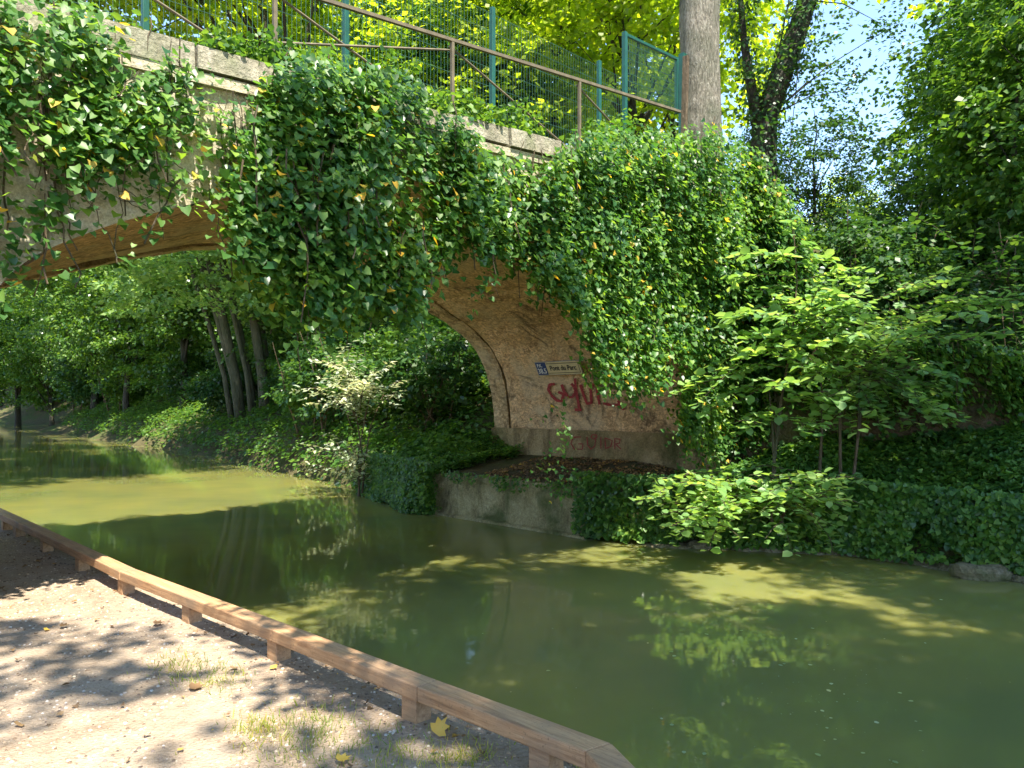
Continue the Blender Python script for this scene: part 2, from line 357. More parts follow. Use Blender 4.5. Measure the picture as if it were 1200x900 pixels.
dnc, _ = sdist(cen, EDGE); dfc, _ = sdist(cen, FAR); mid = dnc + dfc > 0
GV = np.column_stack([PP, GZ])
def sub(mask, name, mat):
    q = Q[mask]; u, inv = np.unique(q, return_inverse=True)
    me = npmesh(name, GV[u], inv.reshape(-1, 4)); me.polygons.foreach_set('use_smooth', [True] * len(me.polygons))
    return prop(link_mesh(name, me, mat), kind='structure')
isnear = dnc < .5 * (dnc - dfc)
sub(isnear, 'towpath', M['path']); sub(~isnear, 'wooded_bank', M['soil'])
b = MB(); b.hexa([(-130,-60,-3),(110,-60,-3),(110,130,-3),(-130,130,-3),(-130,-60,0),(110,-60,0),(110,130,0),(-130,130,0)])
prop(b.build('canal_water', M['water']), kind='structure')

# ------------------------------------------------------------------ bridge
AS = [0, .03, .1, .2, .35, .53, .85, 1.2, 2.02, 3.2, 4.4, 5.3, 6.28, 7.33, 8.2, 8.7, 9.1, 9.35, 9.62, 9.8, 9.88, 9.9]
AZ = [1.48, 1.95, 2.3, 2.55, 2.83, 3.08, 3.32, 3.52, 3.86, 4.18, 4.36, 4.4, 4.26, 3.92, 3.6, 3.38, 3.16, 2.98, 2.6, 2.1, 1.8, 1.48]
def arch_curve(n=80):
    t = np.concatenate([[0], np.cumsum(np.hypot(np.diff(AS), np.diff(AZ)))]); q = np.linspace(0, t[-1], n)
    s = np.interp(q, t, AS); z = np.interp(q, t, AZ)
    k = np.array([.25, .5, .25])
    for _ in range(3): s[1:-1] = np.convolve(s, k, 'valid'); z[1:-1] = np.convolve(z, k, 'valid')
    return s, z
cs, cz = arch_curve(160)
def topz(s): return 5.16 - .06 * (np.asarray(s, float) - 3.9)
bridge = empty('stone_bridge', W(5, 2.5, 0), 'old rendered stone arch bridge overgrown with ivy across the canal', 'bridge')
def grid(name, Pf, na, nb, mat, parent, flip=False, amp=0.0, nfun=None):
    A, B = np.meshgrid(np.linspace(0, 1, na), np.linspace(0, 1, nb), indexing='ij')
    V = np.array([Pf(a, bb) for a, bb in zip(A.ravel(), B.ravel())])
    i, j = np.meshgrid(np.arange(na - 1), np.arange(nb - 1), indexing='ij'); i = i.ravel(); j = j.ravel()
    q = np.stack([i * nb + j, (i + 1) * nb + j, (i + 1) * nb + j + 1, i * nb + j + 1], 1)
    if flip: q = q[:, ::-1]
    me = npmesh(name, V, q); me.polygons.foreach_set('use_smooth', [True] * len(me.polygons))
    return link_mesh(name, me, mat, parent)
def jitter(s, b): return (fbm(s * 2.5 + 40, b * 2.5 + 11) - .5)
# soffit (with a slight step where the courses change)
def soffit_pt(t, bb):
    k = t * (len(cs) - 1); i = min(int(k), len(cs) - 2); f = k - i
    s = cs[i] * (1 - f) + cs[i + 1] * f; z = cz[i] * (1 - f) + cz[i + 1] * f
    ds = cs[i + 1] - cs[i]; dz = cz[i + 1] - cz[i]; l = math.hypot(ds, dz); ns, nz = dz / l, -ds / l  # towards the opening
    off = .05 * (float(vn(k * .32, bb * 2.4 * .5 + 3)) - .5) * min(1, z - 1.4)
    if s < 1.95 and s > .0: off += .03
    return W(s + ns * off, bb, z + nz * off)
grid('arch_barrel', lambda a, c: soffit_pt(a, .001 + c * (BW - .45)), 320, 60, M['soffit'], bridge)
# ring of dressed stones on the far edge, 3 cm proud
r = MB(); NV = 34
for i in range(NV):
    k0, k1 = i / NV, (i + 1) / NV; o_ = []
    a0 = k0 * (len(cs) - 1); a1 = k1 * (len(cs) - 1) - .06
    dj = random.uniform(-.012, .012); bj = random.uniform(0, .12)
    sub_ = np.linspace(a0, a1, 5); inner = []; outer = []
    for k in sub_:
        j = min(int(k), len(cs) - 2); f = k - j; s = cs[j] * (1 - f) + cs[j + 1] * f; z = cz[j] * (1 - f) + cz[j + 1] * f
        ds = cs[j + 1] - cs[j]; dz = cz[j + 1] - cz[j]; l = math.hypot(ds, dz); ns, nz = dz / l, -ds / l
        inner.append((s + ns * (.04 + dj), z + nz * (.04 + dj))); outer.append((s - ns * .3, z - nz * .3))
    for q in range(4):
        P = []
        for bb in (BW - .38 - bj * .6, BW + .03):
            P += [W(inner[q][0], bb, inner[q][1]), W(inner[q + 1][0], bb, inner[q + 1][1]), W(outer[q + 1][0], bb, outer[q + 1][1]), W(outer[q][0], bb, outer[q][1])]
        r.hexa(P)
r.build('arch_ring', M['ring'], bridge)
# spandrel faces
def face(name, bb, sgn, mat):
    S0 = np.concatenate([np.linspace(-.35, 0, 6)[:-1], cs, np.linspace(9.9, 15, 26)[1:]])
    Z0 = np.concatenate([[.6] * 5, cz, [.1] * 25]); Z0[5] = .6; Z0[5 + len(cs) - 1] = .1
    V = []; nb = 26
    for s, z in zip(S0, Z0):
        zt = float(topz(s)) - .2
        for j in range(nb):
            zz = z + (zt - z) * j / (nb - 1); e = min(1, j / 3)
            V.append(W(s, bb + sgn * .06 * (float(jitter(s * 1.2, zz * 1.2))) * e, zz))
    na = len(S0); i, j = np.meshgrid(np.arange(na - 1), np.arange(nb - 1), indexing='ij'); i = i.ravel(); j = j.ravel()
    q = np.stack([i * nb + j, (i + 1) * nb + j, (i + 1) * nb + j + 1, i * nb + j + 1], 1)
    if sgn > 0: q = q[:, ::-1]
    me = npmesh(name, np.array(V), q); me.polygons.foreach_set('use_smooth', [True] * len(me.polygons))
    return link_mesh(name, me, mat, bridge)
face('spandrel_wall', 0, -1, M['render']); face('spandrel_wall', BW, 1, M['render'])
# deck and abutment mass
d = MB()
for a0, a1 in zip(np.linspace(-.3, 15, 16)[:-1], np.linspace(-.3, 15, 16)[1:]):
    z0, z1 = float(topz(a0)) - .28, float(topz(a1)) - .28
    d.hexa([W(a0, .05, z0 - .12), W(a1, .05, z1 - .12), W(a1, BW - .05, z1 - .12), W(a0, BW - .05, z0 - .12), W(a0, .05, z0), W(a1, .05, z1), W(a1, BW - .05, z1), W(a0, BW - .05, z0)])
d.build('deck', M['soil'], bridge)
# coping stones on both edges
for b0 in (-.07, BW - .3):
    c = MB(); s = -.35
    while s < 14.8:
        l = random.uniform(.55, .95); g = .012; dz = random.uniform(-.03, .02); dy = random.uniform(-.02, .02)
        th = .21 + random.uniform(-.02, .02)
        n_ = 4; 
        for q in range(n_):
            a0 = s + g + (l - 2 * g) * q / n_; a1 = s + g + (l - 2 * g) * (q + 1) / n_
            z0 = float(topz(a0)) + dz; z1 = float(topz(a1)) + dz
            P = []
            for (aa, zz) in ((a0, z0 - th), (a1, z1 - th)): pass
            P = [W(a0, b0 + dy, z0 - th), W(a1, b0 + dy, z1 - th), W(a1, b0 + .37 + dy, z1 - th), W(a0, b0 + .37 + dy, z0 - th),
                 W(a0, b0 + .015 + dy, z0), W(a1, b0 + .015 + dy, z1), W(a1, b0 + .35 + dy, z1), W(a0, b0 + .35 + dy, z0)]
            c.hexa(P)
        s += l
    c.build('coping', M['coping'], bridge)
# string course under the coping
c = MB(); 
for a0 in np.arange(-.3, 14.6, .5):
    z0, z1 = float(topz(a0)) - .215, float(topz(a0 + .49)) - .215
    c.hexa([W(a0, -.045, z0 - .09), W(a0 + .49, -.045, z1 - .09), W(a0 + .49, .02, z1 - .09), W(a0, .02, z0 - .09),
            W(a0, -.045, z0), W(a0 + .49, -.045, z1), W(a0 + .49, .02, z1), W(a0, .02, z0)])
c.build('string_course', M['render'], bridge)
# plinth
def plinth(s0, s1):
    p = MB(); e = .07
    bs = np.linspace(-.05, BW + .06, 6)
    for k in range(5):
        p.hexa([W(s0, bs[k] + .0008, .1), W(s1, bs[k] + .0008, .1), W(s1, bs[k + 1] - .0008, .1), W(s0, bs[k + 1] - .0008, .1),
                W(s0, bs[k] + .0008, 1.5), W(s1, bs[k] + .0008, 1.5), W(s1, bs[k + 1] - .0008, 1.5), W(s0, bs[k + 1] - .0008, 1.5)])
    return p.build('plinth', M['plinth'], bridge)
plinth(-.3, .10); plinth(9.8, 10.4)

# ray -> barrel wall for the marks on it
def on_barrel(px, py, off=.012):
    s = .15; kx = (px - 600) / F
    for _ in range(30):
        p0 = O - N2 * s; bb = (p0[0] - kx * p0[1]) / (kx * U[1] - U[0]); d_ = p0[1] + U[1] * bb
        z = CAMZ + (HY - py) / F * d_; s_new = float(np.interp(z, cz[:80], cs[:80])) + .045 + off if z > 1.5 else .10 + off
        s = s * .5 + s_new * .5
    return W(s, bb, z)
def stroke(mb, pts, wpx, off=.012):
    pts = [np.array(p, float) for p in pts]; den = []
    for a, bq in zip(pts[:-1], pts[1:]):
        n_ = max(1, int(np.linalg.norm(bq - a) / 1.2)); den += [a + (bq - a) * i / n_ for i in range(n_)]
    den.append(pts[-1]); L = []
    for i, p in enumerate(den):
        t_ = den[min(i + 1, len(den) - 1)] - den[max(i - 1, 0)]; t_ = t_ / (np.linalg.norm(t_) + 1e-6)
        nn = np.array([-t_[1], t_[0]]) * wpx * random.uniform(.38, .6)
        L.append((on_barrel(*(p + nn), off), on_barrel(*(p - nn), off)))
    base = len(mb.v)
    for a, bq in L: mb.v += [tuple(a), tuple(bq)]
    mb.f += [(base + 2*i, base + 2*i + 1, base + 2*i + 3, base + 2*i + 2) for i in range(len(L) - 1)]
g = MB(); Zg = lambda pts: [(600 + x / 7.5, 400 + y / 7.5) for x, y in pts]
for pts in ([(375,375),(330,380),(318,425),(350,480),(395,520),(435,525),(455,465),(405,445)],
            [(435,380),(460,445),(495,492),(530,490),(558,450),(550,400),(520,372)],
            [(552,325),(566,450),(592,595)], [(552,600),(612,602)], [(600,380),(632,480),(660,550),(705,535)],
            [(715,376),(790,368)], [(742,375),(750,450),(768,555)], [(800,545),(870,560),(930,556),(985,602)], [(930,520),(985,602)], [(700,545),(690,420),(715,376)]):
    stroke(g, Zg(pts), 3.2)
prop(g.build('graffiti', M['spray'], bridge), 'large dark red spray-painted scrawl under the sign')
g = MB(); Zh = lambda pts: [(400 + x / 2.571, 300 + y / 2.571) for x, y in pts]
for pts in ([(722,545),(698,546),(692,565),(702,582),(726,582),(728,566),(714,566)], [(740,545),(742,570),(752,582),(764,572),(766,546)],
            [(768,540),(756,538),(752,546),(760,552),(770,546),(768,538)], [(782,546),(782,580)], [(794,548),(796,580),(812,574),(816,556),(794,548)], [(824,582),(824,550),(840,552),(838,564),(826,566),(842,582)]):
    stroke(g, Zh(pts), 1.15)
prop(g.build('graffiti', M['spray'], bridge), 'small red scrawl on the base course')

# quay wall
qd = np.array([-1.75, 14.1]) - np.array([1.0, 11.3]); qd = qd / np.linalg.norm(qd); qn = np.array([qd[1], -qd[0]])
q0 = np.array([1.0, 11.3]) - qd * .15; ql = 4.4
def qp(t, o, z): p = q0 + qd * t - (-qn) * o; return (p[0], p[1], z)
quay = empty('quay_wall', qp(2.5, .2, 0), 'low mossy concrete quay wall under the arch along the far bank', 'quay wall')
grid('wall_face', lambda a, c: np.array(qp(a * ql, -.02 + .05 * (float(fbm(a * 14, c * 3)) - .5) + .05 * (1 - (1 - c) ** 3) * (c > .9), -.6 + c * 1.34 + (.04 * (float(vn(a * 18, 5)) - .5) if c > .95 else 0))), 120, 24, M['quay'], quay)
grid('wall_top', lambda a, c: np.array(qp(a * ql, .03 + c * .42, .74 + .04 * (float(vn(a * 18, 5)) - .5) + .03 * (float(vn(a * 20, c * 4)) - .5) - .05 * c)), 120, 8, M['quay'], quay, flip=False)
fq = MB(); fq.hexa([qp(0,-.10,-.5), qp(ql,-.10,-.5), qp(ql,0,-.5), qp(0,0,-.5), qp(0,-.10,.035), qp(ql,-.10,.035), qp(ql,0,.06), qp(0,0,.06)])
fq.build('footing', M['quay'], quay, bevel=.01)

# wing / retaining wall
wing = empty('retaining_wall', (5, 11.2, 0), 'brown stone retaining wall running right from the bridge behind the saplings', 'wall')
wp = [np.array(p) for p in WING]; wl = [0]
for a, bq in zip(wp[:-1], wp[1:]): wl.append(wl[-1] + np.linalg.norm(bq - a))
def wing_pt(t, c, o=0):
    L = t * 14; i = 0
    while i < len(wl) - 2 and L > wl[i + 1]: i += 1
    f = (L - wl[i]) / (wl[i + 1] - wl[i]); p = wp[i] * (1 - f) + wp[i + 1] * f; d_ = (wp[i + 1] - wp[i]) / np.linalg.norm(wp[i + 1] - wp[i]); nn = np.array([-d_[1], d_[0]])
    h = float(wing_top(L)); z = .6 + c * (h - .6)
    p = p + nn * (.16 * (float(fbm(L * 2.2, z * 2.2)) - .5) + o)
    return np.array([p[0], p[1], z])
grid('wall_face', lambda a, c: wing_pt(a, c), 220, 40, M['wing'], wing, flip=True)
grid('wall_cap', lambda a, c: wing_pt(a, 1, .45 * c - .04) + np.array([0, 0, .03]), 220, 4, M['coping'], wing)

# sign "P.K. 38.5 / Pont du Parc"
Pc = [on_barrel(628, 424, 0), on_barrel(681.5, 420.5, 0), on_barrel(684.5, 437.5, 0), on_barrel(635, 441.5, 0)]
sb = np.array([-1, 0, 0])
bb_ = lambda p: float((np.array(p[:2]) - O) @ U); b1 = np.mean([bb_(Pc[0]), bb_(Pc[3])]); b0 = np.mean([bb_(Pc[1]), bb_(Pc[2])])
zc = np.mean([p[2] for p in Pc]); hgt = .27; wid = abs(b1 - b0)
s_hi = float(np.interp(zc + .14, cz[:80], cs[:80])); s_lo = float(np.interp(zc - .14, cz[:80], cs[:80])); s_c = (s_hi + s_lo) / 2 + .09
lean = (s_hi - s_lo) / .28
Xd = Vector((-U[0], -U[1], 0)); Zd = Vector((-N2[0] * lean, -N2[1] * lean, 1)).normalized(); Yd = Xd.cross(Zd).normalized()  # X to the right as seen
cen3 = Vector(W(s_c, (b0 + b1) / 2, zc))
sign = empty('name_sign', cen3, 'blue and cream bridge name plate reading P.K. 38.5 Pont du Parc', 'sign')
def sp(x, z, o): return cen3 + Xd * x + Zd * z + Yd * o
if (sp(0, 0, 1) - cen3).dot(Vector((-N2[0], -N2[1], 0))) < 0: Yd = -Yd
def plate(x0, x1, z0, z1, o0, o1, name, mat):
    m_ = MB(); m_.hexa([sp(x0, z0, o0), sp(x1, z0, o0), sp(x1, z0, o1), sp(x0, z0, o1), sp(x0, z1, o0), sp(x1, z1, o0), sp(x1, z1, o1), sp(x0, z1, o1)])
    return m_.build(name, mat, sign)
hw, hh = wid / 2, hgt / 2
plate(-hw, hw, -hh, hh, 0, .016, 'panel', M['signgrey'])
plate(-hw + .012, -hw + wid * .24, -hh + .012, hh - .012, .012, .020, 'number_field', M['signblue'])
plate(-hw + wid * .25, hw - .012, -hh + .012, hh - .012, .012, .020, 'name_field', M['signcream'])
bd = MB(); x0, x1, z0, z1 = -hw + wid * .262, hw - .035, -hh + .035, hh - .035
for (a, c_, e, f_) in ((x0, x1, z0, z0 + .01), (x0, x1, z1 - .01, z1), (x1 - .01, x1, z0 + .01, z1 - .01)):
    bd.hexa([sp(a, e, .018), sp(c_, e, .018), sp(c_, e, .0225), sp(a, e, .0225), sp(a, f_, .018), sp(c_, f_, .018), sp(c_, f_, .0225), sp(a, f_, .0225)])
bd.build('border_line', M['letterblack'], sign)
def text(body, size, x, z, mat, name, maxw=None, bold=.0):
    cu = bpy.data.curves.new(name, 'FONT'); cu.body = body; cu.size = size; cu.extrude = .001; cu.offset = bold
    cu.align_x = 'CENTER'; cu.align_y = 'CENTER'; to = bpy.data.objects.new(name, cu); C.objects.link(to)
    bpy.context.view_layer.update(); me = bpy.data.meshes.new_from_object(to.evaluated_get(bpy.context.evaluated_depsgraph_get()))
    bpy.data.objects.remove(to)
    co = np.array([v.co[:] for v in me.vertices]); wdt = np.ptp(co[:, 0]); k = min(1, maxw / wdt) if maxw else 1
    for v in me.vertices: v.co = sp(x + v.co.x * k, z + v.co.y, .0225 + v.co.z)
    link_mesh(name, me, mat, sign)
text('P.K.', .09, -hw + wid * .10, .062, M['letterwhite'], 'lettering', wid * .11, .002)
text('38.5', .14, -hw + wid * .125, -.05, M['letterwhite'], 'lettering', wid * .19, .002)
text('Pont du Parc', .135, -hw + wid * .61, .0, M['letterblack'], 'lettering', wid * .58, .003)

# ------------------------------------------------------------------ fence, gate, handrail on the bridge
def on_plane(px, bb):   # s and distance of the pixel column on the vertical plane b = bb
    kx = (px - 600) / F; p0 = O + U * bb; s = (p0[0] - kx * p0[1]) / (N2[0] - kx * N2[1]); return s, p0[1] - N2[1] * s
fence = empty('mesh_fence', W(6, .5, 5), 'teal green wire mesh fence with square posts along the top of the bridge', 'fence')
FB = .62
fposts = [on_plane(px, FB)[0] for px in (170, 405, 577, 702)]
fposts = [fposts[0] + 2.2] + fposts
for k, s in enumerate(fposts):
    z0 = float(topz(s)) - .25; m_ = MB(); m_.beam(W(s, FB, z0), W(s, FB, 6.88 + .0 * s), .055, .055)
    m_.build('post', M['teal'], fence, bevel=.006)
def wires(mb, A, Bq, zt0, zt1, zb0, zb1, step=.05, th=.0032):
    A = np.array(A); Bq = np.array(Bq); L = np.linalg.norm(Bq - A); n_ = max(2, int(L / step))
    for i in range(1, n_):
        t_ = i / n_; p = A + (Bq - A) * t_; mb.beam((p[0], p[1], zb0 + (zb1 - zb0) * t_), (p[0], p[1], zt0 + (zt1 - zt0) * t_), th, th)
    for k in range(9):
        f = k / 8; za = zb0 + (zt0 - zb0) * f; zb = zb1 + (zt1 - zb1) * f
        mb.beam((*A, za), (*Bq, zb), th * 1.3, th * 1.3)
ends = fposts + [on_plane(732, FB)[0]]
for s0, s1 in zip(ends[:-1], ends[1:]):
    m_ = MB(); a, c_ = W(s0, FB, 0)[:2], W(s1, FB, 0)[:2]
    wires(m_, a, c_, 6.8, 6.8, float(topz(s0)) - .15, float(topz(s1)) - .15); m_.build('mesh_panel', M['wire'], fence)
fence2 = empty('mesh_fence', W(6, BW - .4, 5), 'far side green wire mesh fence seen through the nearer fence', 'fence')
ss = np.arange(-2.2, 12, 2.4)
for s in ss:
    m_ = MB(); m_.beam(W(s, BW - .45, float(topz(s)) - .25), W(s, BW - .45, 6.3), .07, .07); m_.build('post', M['teal'], fence2)
for s0, s1 in zip(ss[:-1], ss[1:]):
    m_ = MB(); wires(m_, W(s0, BW - .45, 0)[:2], W(s1, BW - .45, 0)[:2], 6.25, 6.25, float(topz(s0)) - .15, float(topz(s1)) - .15, .06); m_.build('mesh_panel', M['wire'], fence2)
# gate
GL, GR = at(732, 0, 11.2), at(793, 0, 13.0)
gate = empty('mesh_gate', (GL[0], GL[1], 5), 'small teal framed wire gate beside the thick tree trunk', 'gate')
zt = CAMZ + (HY - 40) / F * 11.2; zt2 = CAMZ + (HY - 69) / F * 13.0; zb = CAMZ + (HY - 111) / F * 11.2; zb2 = CAMZ + (HY - 130) / F * 13.0
m_ = MB(); m_.beam((GL[0], GL[1], 5.0), (GL[0], GL[1], zt + .03), .06, .06); m_.build('post', M['teal'], gate)
m_ = MB(); m_.beam((GR[0], GR[1], zb2 - .05), (GR[0], GR[1], zt2 + .02), .05, .05)
m_.beam((GL[0], GL[1], zt), (GR[0], GR[1], zt2), .04, .04); m_.beam((GL[0], GL[1], zb), (GR[0], GR[1], zb2), .04, .04); m_.build('frame', M['teal'], gate)
m_ = MB(); wires(m_, GL[:2], GR[:2], zt, zt2, zb, zb2, .055, .005); m_.build('mesh_panel', M['wire'], gate)
p_ = at(801, 0, 13.2); m_ = MB(); m_.beam((p_[0], p_[1], 4.9), (p_[0], p_[1], CAMZ + (HY - 64) / F * 13.2), .16, .1); m_.build('post', M['teal'], gate)
m_ = MB(); q_ = at(797, 0, 12.9); m_.beam((q_[0] + .03, q_[1], 5.0), (q_[0] + .1, q_[1], CAMZ + (HY - 66) / F * 12.9), .07, .09); m_.build('wooden_post', M['twig'], gate)
# handrail
hr = empty('handrail', W(5, .22, 5), 'brown weathered steel handrail with diagonal braces above the coping', 'railing')
HB = .2
def hz(px, py): s, dd = on_plane(px, HB); return s, CAMZ + (HY - py) / F * dd
sA, zA = hz(380, 0); sE, zE = hz(797, 131)
slope = (zE - zA) / (sE - sA); hzs = lambda s: zA + (s - sA) * slope
m_ = MB(); m_.beam(W(sA + 6, HB, hzs(sA + 6)), W(sE, HB, zE), .04, .035); m_.beam(W(sA + 6, HB + .045, hzs(sA + 6) + .03), W(sE, HB + .045, zE + .03), .022, .022); m_.build('rail', M['railsteel'], hr)
hp = [on_plane(px, HB)[0] for px in (322, 530, 679)]; hp = [hp[0] + 1.9] + hp
for s in hp:
    m_ = MB(); m_.beam(W(s, HB, float(topz(s)) - .02), W(s, HB, hzs(s) - .02), .035, .035); m_.build('post', M['railsteel'], hr)
for s0, s1 in zip(hp, hp[1:] + [sE + .4]):
    m_ = MB(); m_.tube([W(s0, HB + .05, hzs(s0) - .05), W(s1, HB + .05, float(topz(s1)) + .02)], .013, 6); m_.build('brace', M['railsteel'], hr)
m_ = MB(); m_.tube([W(hp[1] + .1, HB + .03, float(topz(hp[1])) + .30), W(hp[2], HB + .03, hzs(hp[2]) - .1)], .013, 6); m_.build('brace', M['railsteel'], hr)

# ------------------------------------------------------------------ low wooden guard rail on the towpath
gr = empty('guard_rail', (-1.4, 4.6, .46), 'low weathered wooden beam on short posts along the towpath edge', 'guard rail')
RP = [(.79, 1.54), (.34, 2.98), (-.41, 3.66), (-1.39, 4.57), (-3.1, 6.13), (-6.5, 9.6), (-12.3, 15.5), (-18, 22)]
bm_ = []
for i in range(len(RP)):
    p = np.array(RP[i]); a = np.array(RP[max(i - 1, 0)]); c_ = np.array(RP[min(i + 1, len(RP) - 1)])
    d1 = (p - a) / (np.linalg.norm(p - a) + 1e-9) if i else None; d2 = (c_ - p) / (np.linalg.norm(c_ - p) + 1e-9) if i < len(RP) - 1 else None
    dd = (d1 if d1 is not None else d2) + (d2 if d2 is not None else d1); dd /= np.linalg.norm(dd); nn = np.array([dd[1], -dd[0]])
    k = 1 / max(.5, float(np.dot(nn, np.array([(d2 if d2 is not None else d1)[1], -(d2 if d2 is not None else d1)[0]]))))
    bm_.append((p - nn * 0.064 * k, p + nn * .064 * k))
for i, (s0, s1) in enumerate(zip(bm_[:-1], bm_[1:])):
    m_ = MB(); g = .002 if i > 0 else 0; e0 = .52 + (0 if i else 0); 
    l0, r0 = s0; l1, r1 = s1
    sh = lambda p, q, f: p + (q - p) * f
    L0, R0, L1, R1 = sh(l0, l1, g / 2), sh(r0, r1, g / 2), sh(l1, l0, g / 2), sh(r1, r0, g / 2)
    m_.hexa([(*L0, .575), (*R0, .575), (*R1, .575), (*L1, .575), (*L0, .65), (*R0, .65), (*R1, .65), (*L1, .65)])
    m_.build('beam', M['beam'], gr, bevel=.008)
for px, py, kk in ((488, 838, 0), (327, 768, 0), (225, 720, 0), (148, 688, 0), (97, 660, 0), (55, 641, 0), (23, 626, 0), (8, 617, 0), (640, 905, 1)):
    # nearest point of the beam line in this column
    kx = (px - 600) / F; best = None
    for a, c_ in zip(RP[:-1], RP[1:]):
        a = np.array(a); c_ = np.array(c_); dd = c_ - a; t_ = (kx * a[1] - a[0]) / (dd[0] - kx * dd[1]) if abs(dd[0] - kx * dd[1]) > 1e-6 else -1
        if 0 <= t_ <= 1: best = a + dd * t_; bd_ = dd / np.linalg.norm(dd)
    if best is None: continue
    m_ = MB(); h = bd_ * .055; n_ = np.array([bd_[1], -bd_[0]]) * .05; q = lambda a_, b_, z_: (best[0] + h[0] * a_ + n_[0] * b_, best[1] + h[1] * a_ + n_[1] * b_, z_)
    m_.hexa([q(-1,-1,.15), q(1,-1,.15), q(1,1,.15), q(-1,1,.15), q(-1,-1,.574), q(1,-1,.574), q(1,1,.574), q(-1,1,.574)])
    m_.build('post', M['beam'], gr, bevel=.006)

# ------------------------------------------------------------------ vegetation makers
def spray(centres, outs, n_per, rad, flat, rng, up=.8, jit=.5):
    """leaf positions, normals and tip directions for flattened leaf sprays round each centre"""
    k = len(centres); P = np.repeat(centres, n_per, 0); out = np.repeat(outs, n_per, 0); n = len(P)
    rr = np.repeat(rad * rng.uniform(.6, 1.35, k), n_per) if np.isscalar(rad) else np.repeat(rad, n_per)
    g = rng.normal(0, 1, (n, 3)); g = g / np.linalg.norm(g, axis=1, keepdims=True) * (rng.random((n, 1)) ** .5)
    tilt = np.repeat(rng.normal(0, .35, (k, 2)), n_per, 0)
    off = g * rr[:, None]; off[:, 2] = off[:, 2] * flat + off[:, 0] * tilt[:, 0] + off[:, 1] * tilt[:, 1] - (off[:, 0] ** 2 + off[:, 1] ** 2) / np.maximum(rr, .1) * .22
    P = P + off
    N_ = np.array([0, 0, up]) + out * .35 + rng.normal(0, jit, (n, 3))
    D_ = unit(off * np.array([1, 1, .3])) + out * .4 + rng.normal(0, .5, (n, 3)) + np.array([0, 0, -.35])
    return P, N_, D_
def tree_proto(name, label, H, r0, cz, rxy, rz_, n_cl, n_per, lsize, mleaf, mbark, seed, lean=(0, 0), clr=.75, flat=.35, T=T_KITE, Fc=F4, limbs=16, shell=.45, stems=1):
    rng = np.random.default_rng(seed); rnd = random.Random(seed)
    root = empty(name, (0, 0, 0), label, 'tree')
    cc = np.array([lean[0], lean[1], cz])
    d = rng.normal(0, 1, (n_cl * 3, 3)); d = unit(d); rad = (shell + (1 - shell) * rng.random(len(d))) ** .8
    q = d * rad[:, None] * np.array([rxy, rxy, rz_])
    lump = vn(np.arctan2(d[:, 1], d[:, 0]) * 1.6 + seed, d[:, 2] * 2.2 + seed * 3)
    q *= (.68 + .5 * lump)[:, None]
    keep = rng.permutation(len(q))[:n_cl]; q = q[keep]; outs = unit(q * np.array([1, 1, .5])); cl = q + cc
    P, N_, D_ = spray(cl, outs, n_per, clr, flat, rng)
    if mleaf is not None:
        leaves('crown', P, N_, D_, lsize * rng.uniform(.7, 1.25, len(P)), T, Fc, mleaf, root, world=False)
    for st in range(stems):
        mb = MB(); top = np.array([lean[0], lean[1], H * .93]) * (1 if stems == 1 else rnd.uniform(.75, 1)); base = np.array([0, 0, -.6])
        if stems > 1: base = base + np.array([rnd.uniform(-.5, .5), rnd.uniform(-.3, .3), 0]); top = top + np.array([rnd.uniform(-1.2, 1.2), rnd.uniform(-.8, .8), 0])
        n_ = 9; tp = []
        for i in range(n_):
            f = i / (n_ - 1); tp.append(base + (top - base) * f + np.array([rnd.uniform(-1, 1), rnd.uniform(-1, 1), 0]) * .012 * H * (0 < i) * (i < n_))
        rr = [r0 * (1.35 if i == 0 else 1 - .88 * (i / (n_ - 1)) ** .9) for i in range(n_)]
        mb.tube(tp, rr, 8, .15)
        order = rng.permutation(len(cl))[:limbs // stems]
        for k in order:
            e = cl[k]; zf = max(.22, min(.85, (e[2] / H) - rnd.uniform(.12, .3))); i0 = zf * (n_ - 1); j = int(i0); s0 = tp[j] + (tp[min(j + 1, n_ - 1)] - tp[j]) * (i0 - j)
            m1 = s0 + (e - s0) * .5 + np.array([rnd.uniform(-.2, .2), rnd.uniform(-.2, .2), rnd.uniform(.0, .35)])
            r_ = r0 * (1 - .85 * zf) * .42; mb.tube([s0, (s0 + m1) / 2, m1, e], [r_, r_ * .75, r_ * .5, r_ * .15], 5)
            for _ in range(2):
                e2 = cl[rng.integers(len(cl))]
                if np.linalg.norm(e2 - m1) < rxy * .8: mb.tube([m1, (m1 + e2) / 2 + np.array([0, 0, .1]), e2], [r_ * .4, r_ * .28, r_ * .1], 4)
        mb.build('trunk', mbark, root, smooth=True, world=False)
    return root
def copy_thing(root, loc, rz=0, sc=1, label=None, group=None, cat=None):
    o = root.copy(); C.objects.link(o); o.location = [float(v) for v in loc]; o.rotation_euler = (0, 0, rz); o.scale = (sc, sc, sc)
    if label: o['label'] = label
    if group: o['group'] = group
    if cat: o['category'] = cat
    for ch in root.children:
        c2 = ch.copy(); C.objects.link(c2); c2.parent = o
    return o
_used = set()
def put(proto, loc, rz=0, sc=1, label=None, group=None):
    if proto.name not in _used:
        _used.add(proto.name); proto.location = [float(v) for v in loc]; proto.rotation_euler = (0, 0, rz); proto.scale = (sc,) * 3
        if label: proto['label'] = label
        if group: proto['group'] = group
        return proto
    return copy_thing(proto, loc, rz, sc, label, group)
def gz(x, y): return float(ground([[x, y]])[0])

